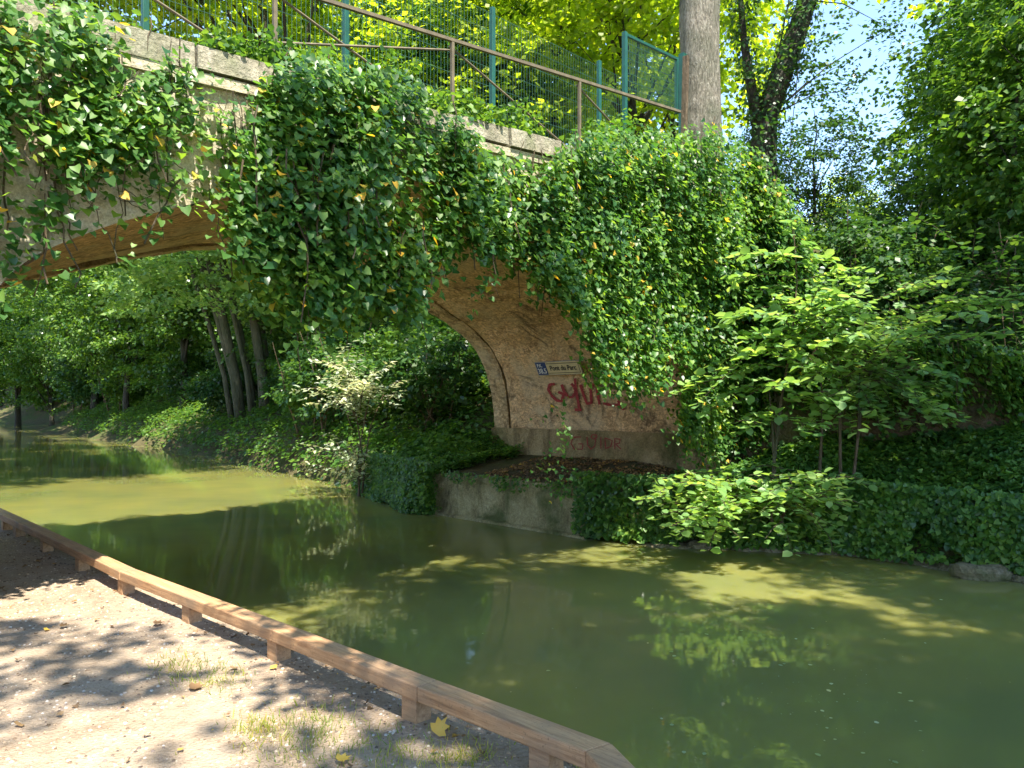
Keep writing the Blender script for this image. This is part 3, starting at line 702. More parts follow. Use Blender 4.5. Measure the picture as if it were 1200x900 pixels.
# --- woodland behind and beside the bridge
maple = tree_proto('broadleaf_tree', '', 15, .24, 9.5, 4.6, 5.2, 170, 75, .22, M['maple'], M['barkd'], 3, clr=.95, flat=.28)
maple2 = tree_proto('broadleaf_tree', '', 13, .2, 8, 4.0, 4.6, 140, 75, .21, M['maple'], M['barkd'], 5, clr=.9, flat=.28, lean=(.8, .4))
woodt = tree_proto('woodland_tree', '', 14, .22, 8, 4.0, 6.0, 230, 90, .22, M['wood'], M['barkd'], 11, clr=.95)
woodt2 = tree_proto('woodland_tree', '', 9, .12, 4.8, 2.8, 3.8, 150, 90, .17, M['wood'], M['barkd'], 12, clr=.7, lean=(.5, -.3))
darkt = tree_proto('woodland_tree', '', 9, .14, 5.2, 2.9, 3.6, 120, 70, .15, M['dark'], M['barkd'], 14, clr=.8)
bush = tree_proto('woodland_shrub', '', 2.4, .035, 1.25, 1.25, 1.0, 60, 70, .12, M['wood'], M['twig'], 21, clr=.42, stems=3, limbs=15)
bushd = tree_proto('woodland_shrub', '', 2.6, .04, 1.35, 1.3, 1.1, 60, 70, .12, M['dark'], M['twig'], 23, clr=.42, stems=3, limbs=15)
for o in (bush, bushd): o['category'] = 'shrub'
rr = random.Random(5)
G1 = 'yellow-green trees seen through the bridge fence'
L1 = 'sunlit yellow-green broadleaf tree rising behind the bridge fence'
for (px, d_, sc) in ((60, 21, .95), (170, 19, .9), (290, 23, 1.0), (390, 19.5, .85), (480, 25, 1.05), (560, 21, .95), (650, 24, 1.0), (735, 20.5, .9), (790, 27, 1.1), (-60, 20, 1), (230, 30, 1.2), (430, 33, 1.25), (620, 34, 1.3), (330, 40, 1.4), (100, 34, 1.3)):
    x = (px - 600) / F * d_
    while sdist([[x, d_]], FAR)[0][0] < 4: d_ += 1; x = (px - 600) / F * d_
    put(maple if rr.random() < .55 else maple2, (x, d_, gz(x, d_) - .1), rr.uniform(0, 6), sc, L1, G1)
G2 = 'trees on the wooded bank beyond the arch'; L2 = 'green woodland tree on the bank seen beneath the arch'
for (px, d_, sc) in ((20, 66, 1.3), (-40, 60, 1.2), (60, 58, 1.0), (110, 50, 1.1), (150, 44, .9), (190, 46, 1.2), (215, 38, .85), (330, 31, .85), (250, 39, 1.1), (385, 29, .9), (440, 27, .9), (500, 26, .9), (540, 23, .8), (130, 62, 1.4), (-110, 56, 1.2), (0, 80, 1.5), (80, 75, 1.5), (-20, 100, 1.8), (-90, 84, 1.6), (40, 100, 1.8)):
    x = (px - 600) / F * d_
    put(woodt if d_ > 40 or rr.random() < .3 else woodt2, (x, d_, gz(x, d_) - .1), rr.uniform(0, 6), sc * (1.0 if d_ > 40 else 1.15), L2, G2)
G3 = 'trees on the slope to the right of the bridge'; L3 = 'slender dark-leaved tree on the slope behind the retaining wall'
for (px, d_, sc) in ((885, 19, .5), (955, 17.5, .48), (1010, 20, .42), (1075, 17, .42), (1135, 19, .6), (1225, 17, 1.0), (1290, 15, 1.1), (1190, 23, 1.0), (1330, 17, 1.2)):
    x = (px - 600) / F * d_; put(darkt, (x, d_, gz(x, d_) - .1), rr.uniform(0, 6), sc, L3, G3)
G3b = 'bright trees at the right edge'; L3b = 'mid green tree with bright leaves leaning in at the right edge'
for (px, d_, sc) in ((1170, 13.5, .72), (1260, 12.6, .85), (1215, 15.5, .9), (1165, 18, .95)):
    x = (px - 600) / F * d_; put(woodt2, (x, d_, gz(x, d_) - .1), rr.uniform(0, 6), sc, L3b, G3b)
put(maple2, (15, 34, gz(15, 34) - 3), 1, .6, 'yellow-green tree glowing low behind the dark slope trees', 'far trees on the right'); put(maple2, (20, 36, gz(20, 36) - 3), 3, .6, 'yellow-green tree glowing low behind the dark slope trees', 'far trees on the right')
# trees added to cast shade and dapple on canal and path, mostly unseen
G4 = 'unseen trees added to shade the canal'; L4 = 'tall unseen tree added to shade the canal water'
shade = tree_proto('added_shade_tree', L4, 17, .3, 12.5, 4.8, 3.2, 200, 100, .2, M['wood'], M['bark'], 31, clr=.8, lean=(-3.8, 0))
for (x, y, rz, sc) in ((13.5, 3.4, .6, .95), (2.4, -4.6, 3.5, 1.0), (4.5, -6.5, 3.9, 1.05), (17, 3, .1, 1.0), (1.3, .9, -1.92, .53)):  # unseen trees added, placed so their crowns shade the water
    put(shade, (x, y, max(gz(x, y), .3) - .2), rz, sc, L4, G4)
for (x, y, rz, sc) in ((-6.5, -4.0, 3.1, .8), (-9.0, 2.0, .3, .8)):  # unseen trees added to throw dappled shade on the path
    put(shade, (x, y, gz(x, y) - .2), rz, sc, 'tall unseen tree added to dapple the towpath with shade', 'unseen trees added to shade the towpath')

sparse = tree_proto('added_shade_tree', '', 17, .3, 12.5, 4.8, 3.0, 105, 110, .18, M['wood'], M['bark'], 33, clr=.62, lean=(-3.8, 0))
for (x, y, rz, sc) in ((14.8, 5.6, .05, .9), (-6.3, -.5, 3.1, .75)):  # added unseen, gaps in the crown let sun through in blobs
    put(sparse, (x, y, max(gz(x, y), .3) - .2), rz, sc, 'open-crowned unseen tree added to cast dappled shade', 'open-crowned trees added for dappled shade')
leanm = tree_proto('added_shade_tree', '', 17, .25, 12.5, 4.8, 3.2, 190, 95, .2, M['maple'], M['barkd'], 37, clr=.8, lean=(-3.8, 0))
for (x, y, rz_q, sc) in ((-15.6, 16.3, 3.14, 1.1), (-5.2, 23.8, .8, 1.1)):  # added to darken the water beyond the bridge with their shadow
    put(leanm, (x, y, gz(x, y) - .2), rz_q, sc, 'tall leaning tree added behind the bridge to shade the water', 'leaning trees added behind the bridge for shade')
small = tree_proto('added_shade_tree', '', 15, .16, 12.5, 2.7, 2.0, 80, 100, .18, M['wood'], M['bark'], 35, clr=.7, lean=(-4.4, 0))  # small crown shaped to shade part of the canal, added unseen
put(small, (2.0, -2.4, .2), -1.85, 1, 'slim unseen leaning tree added to shade the water', 'slim trees added to shade the water')
put(small, (10.6, 6.1, gz(10.6, 6.1) - .2), .84, .88, 'slim unseen leaning tree added to shade the water', 'slim trees added to shade the water')
for (x, y, sc) in ((-19.5, 19, 1.05), (-23, 24.5, 1.15), (-28.5, 30, 1.2), (-34, 37, 1.3), (-41, 45, 1.4)):  # added to keep the far reach of the canal in shade
    put(shade, (x, y, .4), 3.3, sc, 'tall leaning tree added on the towpath side to shade the far canal', 'trees added to shade the far canal')
# shrubs
G5 = 'shrubs on the bank beyond the arch'; L5 = 'bushy green shrub on the left bank beyond the arch'
far_s = 0
fp = [np.array(p) for p in FAR[5:13]]
for k in range(110):
    i = rr.randrange(len(fp) - 1); f = rr.random(); p = fp[i] + (fp[i + 1] - fp[i]) * f; d_ = (fp[i + 1] - fp[i]) / np.linalg.norm(fp[i + 1] - fp[i]); nn = np.array([d_[1], -d_[0]])
    o_ = rr.choice([rr.uniform(1.2, 3), rr.uniform(2, 6), rr.uniform(4, 9)]); p = p + nn * o_
    relb = (p - O) @ U; rels = -(p - O) @ N2
    if relb < 7 and rels > -2: continue
    if relb < BW + 2: continue
    put(bush if rr.random() < .6 else bushd, (p[0], p[1], gz(*p) - .2), rr.uniform(0, 6), rr.uniform(.7, 1.25) * (1 if p[1] < 35 else 1.7), L5, G5)
G6 = 'shrubs on the slope above the retaining wall'; L6 = 'dark leafy shrub on the slope above the retaining wall'
for k in range(46):
    px = rr.uniform(850, 1260); d_ = rr.uniform(12.2, 18); x = (px - 600) / F * d_
    if sdist([[x, d_]], WING)[0][0] > -.6: continue
    b_ = (np.array([x, d_]) - O) @ U
    if b_ > -.6: continue
    put(bushd if rr.random() < 2 else bush, (x, d_, gz(x, d_) - .35), rr.uniform(0, 6), rr.uniform(.6, 1.15), L6, G6)

# --- the thick trunk behind the gate
big = empty('plane_tree', (*at(822, 0, 13.4)[:2], 5), 'thick grey-barked tree trunk rising behind the gate', 'tree')
bx, by = at(822, 0, 13.4)[:2]; m_ = MB()
m_.tube([(bx + .04 * math.sin(k), by, 4.2 + k * .9) for k in range(16)], [.47, .39, .36, .345, .335, .33, .335, .32, .315, .3, .29, .28, .27, .25, .22, .2], 26, .13)
m_.build('trunk', M['bark'], big, smooth=True)
rng = np.random.default_rng(77); cl = np.array([bx + 1.8, by + 2.8, 14.5]) + rng.normal(0, 1, (150, 3)) * np.array([3.0, 2.6, 1.7]); cl = cl[cl[:, 2] > 11]
P, N_, D_ = spray(cl, unit(cl - np.array([bx, by, 12])), 80, .8, .3, rng); leaves('crown', P, N_, D_, .19, T_KITE, F4, M['maple'], big)
# ivy-clad dark tree leaning right
iv = empty('ivy_clad_tree', (*at(893, 0, 15.2)[:2], 5), 'dark ivy-clad trunk leaning right against the sky', 'tree')
path = [at(896, 260, 15.2), at(893, 190, 15.2), at(897, 140, 15.2), at(910, 100, 15.2), at(928, 55, 15.2), at(946, 0, 15.2), at(965, -80, 15.3), at(985, -180, 15.5)]
m_ = MB(); m_.tube(path, [.3, .26, .24, .22, .2, .18, .16, .12], 9, .15)
fk = [at(893, 170, 15.2), at(880, 100, 15.1), at(872, 50, 15.0), at(868, 0, 15), at(860, -80, 15)]; m_.tube(fk, [.15, .1, .07, .05, .03], 6)
m_.build('trunk', M['barkd'], iv, smooth=True)
tt = np.array(path + fk); rng = np.random.default_rng(5)
def along(path, n, rng):
    path = np.array(path); L = np.concatenate([[0], np.cumsum(np.linalg.norm(np.diff(path, axis=0), axis=1))]); q = rng.random(n) * L[-1]
    return np.stack([np.interp(q, L, path[:, k]) for k in range(3)], 1), q / L[-1]
P1, _ = along(path[:6], 2600, rng); P2, _ = along(fk, 1200, rng); P = np.concatenate([P1, P2]); o_ = unit(rng.normal(0, 1, (len(P), 3))); P = P + o_ * rng.uniform(.15, .42, (len(P), 1))
leaves('ivy_leaves', P, o_ + [0, 0, .4], rng.normal(0, .5, (len(P), 3)) - [0, 0, .8], .09, T_KITE, F4, M['dark'], iv)
rng = np.random.default_rng(8); cl = np.array([at(rng.uniform(850, 1080), rng.uniform(-120, 180), rng.uniform(13.8, 16.5)) for _ in range(80)])
P, N_, D_ = spray(cl, unit(rng.normal(0, 1, cl.shape)), 55, .6, .35, rng); leaves('crown', P, N_, D_, .10, T_KITE, F4, M['dark'], iv)
m_ = MB()
for c_ in cl[::6]:
    s_ = np.array(path[rng.integers(2, 8)]); m_.tube([s_, (s_ + c_) / 2 + [0, 0, .15], c_], [.02, .012, .005], 4)
m_.build('branch', M['barkd'], iv)

# --- leaning clump of stems beyond the arch
cp = empty('multi_stemmed_tree', at(292, 468, 29), 'clump of bare leaning trunks on the shaded bank beneath the arch', 'tree')
for (bx_, tx, ty, wpx) in ((272, 205, 180, 7), (282, 222, 170, 11), (284, 238, 160, 13), (296, 250, 165, 7), (300, 262, 180, 8), (312, 290, 150, 14), (322, 300, 170, 6)):
    b_ = at(bx_, 475 + rr.uniform(-4, 6), 29 + rr.uniform(-.5, .5)); t_ = at(tx - 48, ty - 30, 28 + rr.uniform(-1, 1)); r_ = wpx / 2 / F * 22
    m_ = MB(); m_.tube([b_ - [0, 0, .8]] + [b_ + (t_ - b_) * f + np.array([math.sin(f * 3) * .25, 0, 0]) for f in (.1, .3, .5, .7, .9, 1)], [r_ * 1.3, r_ * 1.1, r_, r_ * .95, r_ * .85, r_ * .6, r_ * .4], 8, .1)
    m_.build('trunk', M['barkclump'], cp, smooth=True)
rng = np.random.default_rng(9); cl = np.array([at(rng.uniform(130, 330), rng.uniform(160, 370) , rng.uniform(25, 29)) for _ in range(120)])
cl = cl[cl[:, 2] > 5.2 + 0 * cl[:, 0]]
P, N_, D_ = spray(cl, unit(rng.normal(0, 1, cl.shape)), 75, .8, .3, rng); leaves('crown', P, N_, D_, .2, T_KITE, F4, M['hazel'], cp)

# --- ivy on the bridge
def gsurf(px, bb):  # arrays -> x,y on vertical plane b=bb
    kx = (px - 600) / F; p0x = O[0] + U[0] * bb; p0y = O[1] + U[1] * bb
    s = (p0x - kx * p0y) / (N2[0] - kx * N2[1]); return s, p0x - N2[0] * s, p0y - N2[1] * s
def wingplane(px, off):   # beyond the face: first wing segment
    a = np.array(WING[0]); c_ = np.array(WING[1]); dd = (c_ - a) / np.linalg.norm(c_ - a); nn = np.array([-dd[1], dd[0]]); ax = a[0] - nn[0] * off; ay = a[1] - nn[1] * off
    kx = (px - 600) / F; t_ = (kx * ay - ax) / (dd[0] - kx * dd[1]); return ax + dd[0] * t_, ay + dd[1] * t_
def ivy(name, label, tops, bots, n, size, offmax, seed, dens=None, drop=True, mat=None, stems=60, edge_j=25, step=.045):
    """hanging strands: each strand starts between the top and bottom outline and hangs down the wall"""
    rng = np.random.default_rng(seed); rnd = random.Random(seed)
    tx, ty = np.array(tops, float).T; qx, qy = np.array(bots, float).T
    px = rng.uniform(tx[0], tx[-1], n * 3); y0 = np.interp(px, tx, ty); y1 = np.interp(px, qx, qy) + rng.normal(0, edge_j, len(px)) * (rng.random(len(px)) < .6) + 40 * (vn(px * .07, seed + px * 0) - .5)
    start = y0 + (y1 - y0) * rng.random(len(px)) ** 1.0 * .9
    cn = fbm(px * .028 + seed, start * .028); ok = cn > (dens if dens is not None else .0); px, y0, y1, start = px[ok][:n], y0[ok][:n], y1[ok][:n], start[ok][:n]
    off = rng.random(len(px)) ** .8 * offmax * (.35 + .9 * vn(px * .02 + 5, start * .02 + seed)) + .04
    s, x, y = gsurf(px, -off); wx, wy = wingplane(px, off); use = s < -.35
    x = np.where(use, wx, x); y = np.where(use, wy, y)
    z = CAMZ + (HY - start) / F * y; zend = CAMZ + (HY - y1) / F * y
    root = empty(name, (float(np.mean(x)), float(np.mean(y)), float(z.min())), label, 'ivy')
    P = []; 
    L = np.minimum(np.maximum(z - zend, .05), rng.uniform(.15, .9, len(px)))
    k = np.maximum(3, (L / step).astype(int)); idx = np.repeat(np.arange(len(px)), k); kk = np.concatenate([np.arange(a) for a in k]) / np.repeat(k, k)
    sway = rng.normal(0, .12, (len(px), 2)); jn = rng.normal(0, .045, (len(idx), 3))
    P = np.stack([x[idx] + sway[idx, 0] * kk + jn[:, 0] + (-.16 * (kk - .5)) * (-U[0]) * 0, y[idx] + sway[idx, 1] * kk + jn[:, 1], z[idx] - L[idx] * kk + jn[:, 2]], 1)
    outv = np.array([-U[0], -U[1], 0])
    N_ = outv * .75 + np.array([0, 0, .75]) + rng.normal(0, .42, P.shape); D_ = np.array([0, 0, -1.0]) + outv * .35 + rng.normal(0, .45, P.shape)
    leaves('leaves', P, N_, D_, size * (.45 + .95 * rng.random(len(P)) ** .8), T_IVY, F6, mat or M['ivy'], root)
    m_ = MB()
    for i in rng.permutation(len(px))[:stems]:
        l_ = float(L[i]) + rnd.uniform(.1, .5); pts = []
        for q in range(6):
            f = q / 5; pts.append((x[i] + sway[i, 0] * f + rnd.uniform(-.03, .03), y[i] + sway[i, 1] * f + rnd.uniform(-.03, .03), z[i] + .15 - l_ * f))
        m_.tube(pts, rnd.uniform(.003, .008), 4)
    if stems: m_.build('stems', M['twig'], root)
    return root
ivy('hanging_ivy', 'ivy spilling over the left end of the bridge face', [(-90, -30), (110, 0), (150, 30), (195, 100)], [(-90, 210), (0, 200), (60, 190), (110, 200), (150, 205), (195, 150)], 440, .06, .4, 41, dens=.46, stems=16)
ivy('hanging_ivy', 'thin sparse ivy trails low on the left of the bridge face', [(-90, 180), (60, 180), (200, 130), (260, 110)], [(-90, 330), (30, 330), (60, 270), (150, 285), (260, 240)], 65, .062, .2, 42, dens=.45, stems=14)
ivy('hanging_ivy', 'leafy ivy trailing across the bare render below the coping', [(180, 60), (240, 70), (330, 95)], [(180, 130), (240, 255), (330, 250)], 100, .06, .2, 47, dens=.48, stems=12)
ivy('hanging_ivy', 'dense dark ivy curtain hanging across the middle of the arch', [(285, 190), (310, 90), (345, 58), (420, 68), (500, 94), (545, 124), (560, 170), (580, 175)], [(285, 290), (305, 355), (330, 375), (380, 385), (440, 385), (480, 385), (495, 335), (530, 290), (580, 290)], 1950, .066, .55, 43, stems=80, dens=.36, edge_j=22)
ivy('hanging_ivy', 'ivy tuft below the coping between the two main masses', [(560, 185), (590, 175), (640, 185), (670, 175)], [(560, 290), (600, 285), (640, 340), (670, 350)], 450, .068, .4, 44, stems=30, dens=.3)
ivy('hanging_ivy', 'broad ivy mass covering the right end of the bridge', [(640, 200), (665, 160), (700, 152), (760, 143), (830, 140), (880, 165), (925, 225), (950, 300)], [(640, 325), (672, 355), (692, 400), (704, 465), (750, 465), (800, 420), (850, 410), (900, 400), (950, 420)], 4500, .064, .7, 45, stems=60, dens=.27, edge_j=14)
ivy('hanging_ivy', 'dark sparse ivy creeping over the retaining wall at right', [(890, 330), (960, 370), (1060, 400), (1240, 400)], [(890, 460), (960, 470), (1060, 475), (1240, 480)], 900, .07, .25, 48, dens=.40, stems=60, mat=M['ivycover'])
ivy('hanging_ivy', 'dark ivy hanging over the corner where the bridge meets the retaining wall', [(800, 420), (850, 390), (900, 380)], [(800, 510), (850, 545), (900, 520)], 800, .062, .3, 49, dens=.3, stems=20)
ivy('hanging_ivy', 'single ivy strand trailing down past the name sign', [(650, 440), (662, 440)], [(650, 600), (662, 610)], 13, .045, .2, 46, stems=0, edge_j=4)
# brown hanging roots at the left
rt = empty('bare_ivy_roots', at(60, 200, 5.4), 'tangle of brown bare ivy roots clinging to the pale render at left', 'ivy roots')
m_ = MB(); rnd = random.Random(3)
for k in range(30):
    px = rnd.choice([rnd.gauss(55, 12), rnd.gauss(75, 25), rnd.uniform(0, 180), rnd.uniform(150, 330)]); y0 = rnd.uniform(20, 150) if px < 200 else rnd.uniform(60, 130); ln = rnd.uniform(50, 130) if px < 200 else rnd.uniform(40, 120); pts = []; cx = px
    for q in range(9):
        cx += rnd.uniform(-5, 5); cy = y0 + ln * q / 8; o_ = rnd.uniform(.02, .06); s_, x_, y_ = gsurf(np.array([cx]), -o_); pts.append((x_[0], y_[0], CAMZ + (HY - cy) / F * y_[0]))
    r_ = rnd.choice([.003, .005, .012 if px < 90 else .005]); m_.tube(pts, [r_ * (1 - .5 * q / 8) for q in range(9)], 5, .3)
for k in range(40):
    px = rnd.uniform(0, 330); cy = rnd.uniform(60, 240); pts = []; ang = rnd.uniform(-.8, .8); 
    for q in range(6):
        px += 9 * math.cos(ang); cy += 9 * math.sin(ang); ang += rnd.uniform(-.5, .5); s_, x_, y_ = gsurf(np.array([px]), -.03); pts.append((x_[0], y_[0], CAMZ + (HY - cy) / F * y_[0]))
    m_.tube(pts, .003, 4)
m_.build('roots', M['twig'], rt)
# growth on top of the coping
def tops_growth(name, label, s0, s1, n, seed, hgt=.25, boff=0, gate=.38, sz=.06):
    rng = np.random.default_rng(seed); s = rng.uniform(s0, s1, n); ok = fbm(s * 1.7 + seed, s * 0 + 3) > gate; s = s[ok]; bb = boff + rng.uniform(-.05, .5, len(s))
    z = topz(s) + rng.random(len(s)) ** 2 * hgt * (.4 + 1.2 * vn(s * 2.3, s * 0 + seed)); P = np.stack([O[0] - N2[0] * s + U[0] * bb, O[1] - N2[1] * s + U[1] * bb, z], 1)
    root = empty(name, P.mean(0) * [1, 1, 0] + [0, 0, 5], label, 'plants')
    leaves('leaves', P, [0, 0, .8] + rng.normal(0, .6, P.shape), rng.normal(0, 1, P.shape), sz * rng.uniform(.5, 1.3, len(P)), T_OVAL, F6, M['wood'], root)
tops_growth('coping_plants', 'low weeds growing along the bridge coping at left', 6.2, 10, 2200, 51, .22)
tops_growth('coping_plants', 'leafy weeds on the bridge deck behind the middle coping', -.4, 6.2, 9000, 52, .5)
tops_growth('coping_plants', 'ivy creeping over the top of the coping above the curtain', 4.9, 8.0, 6000, 54, .3)
tops_growth('coping_plants', 'tall ragged weeds and ivy along the far parapet of the bridge', -.4, 11, 15000, 55, 1.15, BW - .5, .30, .09)
# ivy over the crest to the right of the coping

# --- ground cover
def cover(name, label, test, n, size, hgt, seed, box, mat, T=T_IVY, Fc=F6, up=.8, jit=.45, gate=0.0, clump=.35):
    rng = np.random.default_rng(seed); P = np.stack([rng.uniform(box[0], box[1], n), rng.uniform(box[2], box[3], n)], 1)
    P = P[test(P)]; P = P[fbm(P[:, 0] * 1.1, P[:, 1] * 1.1) > gate]
    z = ground(P); e = .15; gx_ = (ground(P + [e, 0]) - z) / e; gy_ = (ground(P + [0, e]) - z) / e
    gn = unit(np.stack([-gx_, -gy_, np.ones(len(P))], 1)); gn = unit(np.where(gn[:, 2:] < .35, gn * [1, 1, 0] + [0, 0, .35], gn))
    lump = fbm(P[:, 0] * 2.6 + seed, P[:, 1] * 2.6)
    h = hgt * (clump + (1 - clump) * 2 * lump) * rng.random(len(P)) ** .6
    Q3 = np.column_stack([P, z]) + gn * h[:, None]
    D_ = np.stack([gn[:, 0], gn[:, 1], -gn[:, 2] * .5], 1) + rng.normal(0, .6, Q3.shape)
    o = leaves(name, Q3, gn * .6 + [0, 0, up] + rng.normal(0, jit, Q3.shape), D_, size * rng.uniform(.6, 1.3, len(P)), T, Fc, mat)
    return prop(o, label, 'ground cover', kind='stuff')
def rel(P): r_ = P - O; return -(r_ @ N2), r_ @ U
def t_right(P):
    df, _ = sdist(P, FAR); dw, _ = sdist(P, WING); s, b_ = rel(P); return (df > -.06) & (dw > -.1) & ((b_ < -.15) | (df < .9) & (b_ < .25))
cover('bank_ivy', 'low dark green ivy carpeting the right bank below the retaining wall', t_right, 200000, .06, .16, 61, (.3, 9, 5.5, 13), M['ivycover'])
def t_under(P):
    df, _ = sdist(P, FAR); s, b_ = rel(P); return (df > -.1) & (s > .05) & (b_ > 4.6 - .9 * fbm(P[:, 0] * 2, P[:, 1] * 2)) & (b_ < 9)
cover('bank_ivy', 'thick small-leaved ivy mound spilling over the left end of the quay wall', t_under, 200000, .055, .22, 62, (-6, .6, 11.5, 21), M['ivycover'])
def t_left(P):
    df, _ = sdist(P, FAR); s, b_ = rel(P); return (df > -.15) & (df < 11) & (b_ > 5.06) & (s > -12)
cover('bank_undergrowth', 'green undergrowth carpeting the left bank beyond the arch', t_left, 260000, .11, .38, 63, (-30, 3, 14, 55), M['wood'], T_OVAL, F6)
def t_hill(P):
    dw, _ = sdist(P, WING); s, b_ = rel(P); return (dw < -.05) & (dw > -9) & (b_ < .3)
cover('slope_undergrowth', 'dark undergrowth on the slope above the retaining wall', t_hill, 130000, .085, .4, 64, (3, 16, 6, 22), M['dark'], T_OVAL, F6)
def t_top(P):
    s, b_ = rel(P); return (b_ > -.1) & (b_ < 9) & (s < -.2) & (s > -9)
cover('slope_undergrowth', 'tall weeds on the crest of the slope at right', lambda P: (sdist(P, WING)[0] < -5) & (sdist(P, WING)[0] > -17), 110000, .10, .7, 66, (3, 26, 10, 30), M['dark'], T_OVAL, F6)
cover('verge_plants', 'green weeds on the verge behind the gate', t_top, 26000, .08, .35, 65, (2, 12, 11, 22), M['wood'], T_OVAL, F6)
# ivy hanging over the water's edge face on the right bank and the mound
def edge_ivy(name, label, poly, t0, t1, z0, z1, n, seed, size=.06, off=.16, gate=.3):
    rng = np.random.default_rng(seed); pl = [np.array(p, float) for p in poly]; L = np.concatenate([[0], np.cumsum([np.linalg.norm(b_ - a) for a, b_ in zip(pl[:-1], pl[1:])])])
    q = rng.uniform(t0, t1, n); x = np.interp(q, L, [p[0] for p in pl]); y = np.interp(q, L, [p[1] for p in pl]); zz = rng.random(n); z = z0 + (z1 - z0) * zz
    keep = fbm(q * 1.6 + seed, z * 2.5) > gate + .22 * (1 - zz) - .1; x, y, z = x[keep], y[keep], z[keep]; outv = np.array([-.6, -.8, 0])
    o_ = off * rng.random(len(x)) * (.5 + vn(x * 3, z * 3)); P = np.stack([x, y, z], 1) + outv * o_[:, None]
    root = empty(name, (x.mean(), y.mean(), z0), label, 'ivy'); leaves('leaves', P, outv * .8 + [0, 0, .6] + rng.normal(0, .4, P.shape), np.array([0, 0, -1]) + rng.normal(0, .5, P.shape), size * rng.uniform(.6, 1.3, len(P)), T_IVY, F6, M['ivycover'], root)
edge_ivy('trailing_ivy', 'dark ivy hanging down the bank beside the right end of the quay wall', [(5.8, 8.56), (4.5, 9.95), (1.9, 10.75), (.85, 11.33)], 1.2, 5.7, .05, 1.0, 9000, 71, gate=.25)
edge_ivy('trailing_ivy', 'ivy hanging over rocks at the right end of the bank', [(9, 6.2), (5.8, 8.5), (4.5, 9.9)], 0, 5.6, .1, 1.0, 9000, 72, gate=.36)
edge_ivy('trailing_ivy', 'small-leaved ivy hanging to the water left of the quay wall', [(-1.35, 13.65), (-1.75, 14.05), (-2.6, 15.6), (-3.2, 17.2)], .0, 4.4, 0.02, .95, 16000, 73, .055, .3, .12)
edge_ivy('trailing_ivy', 'short ivy overhanging the top of the quay wall', [(.9, 11.3), (-1.3, 13.5)], 0, 3.1, .6, .82, 500, 74, .05, .08, .45)

rng = np.random.default_rng(19); n = 5000; ss_ = rng.uniform(.12, 2.0, n); b_ = rng.uniform(-.2, 3.6, n); P = np.stack([O[0] - N2[0] * ss_ + U[0] * b_, O[1] - N2[1] * ss_ + U[1] * b_], 1); P = P[fbm(P[:, 0] * 3, P[:, 1] * 3) > .42]; n = len(P)
o = leaves('leaf_litter', np.column_stack([P, ground(P) + .012]), np.array([0, 0, 1]) + rng.normal(0, .4, (n, 3)), rng.normal(0, 1, (n, 3)) * [1, 1, .2], .02 + .04 * rng.random(n), T_IVY * [1, 1, 2], F6, M['litter'])
prop(o, 'brown dead leaves and debris on the earth ledge under the arch', 'leaf litter', kind='stuff')
# rocks at the water's edge
rk = random.Random(9)
def rock(x, y, z, sx, sy, sz, label, group=None):
    me = bpy.data.meshes.new('bank_rock'); import bmesh
    bm = bmesh.new(); bmesh.ops.create_icosphere(bm, subdivisions=3, radius=1)
    sdv = rk.uniform(0, 50)
    for v in bm.verts:
        k = 1 + .35 * (float(fbm(v.co.x * 1.5 + sdv, v.co.y * 1.5 + v.co.z * 2)) - .5) * 2; v.co = Vector((v.co.x * sx * k, v.co.y * sy * k, max(-.5, min(.62, v.co.z)) * sz * k))
    bm.to_mesh(me); bm.free(); o = link_mesh('bank_rock', me, M['rock']); o.location = (x, y, z); o.rotation_euler = (0, 0, rk.uniform(-.5, .1)); return prop(o, label, 'rock', group)
for i in range(20):
    f = i / 19; px = 770 + f * 500; a = np.interp(px, [770, 1000, 1200, 1300], [10.55, 9.95, 8.5, 7.9]); x = (px - 600) / F * a
    rock(x, a + .1, -.07, rk.uniform(.18, .36), rk.uniform(.12, .2), rk.uniform(.14, .24), 'low wet stone edging the water below the right bank', 'stones edging the right bank')
rock((1150 - 600) / F * 8.75, 8.68, .03, .34, .2, .2, 'pale sunlit flat stone at the water edge on the far right')

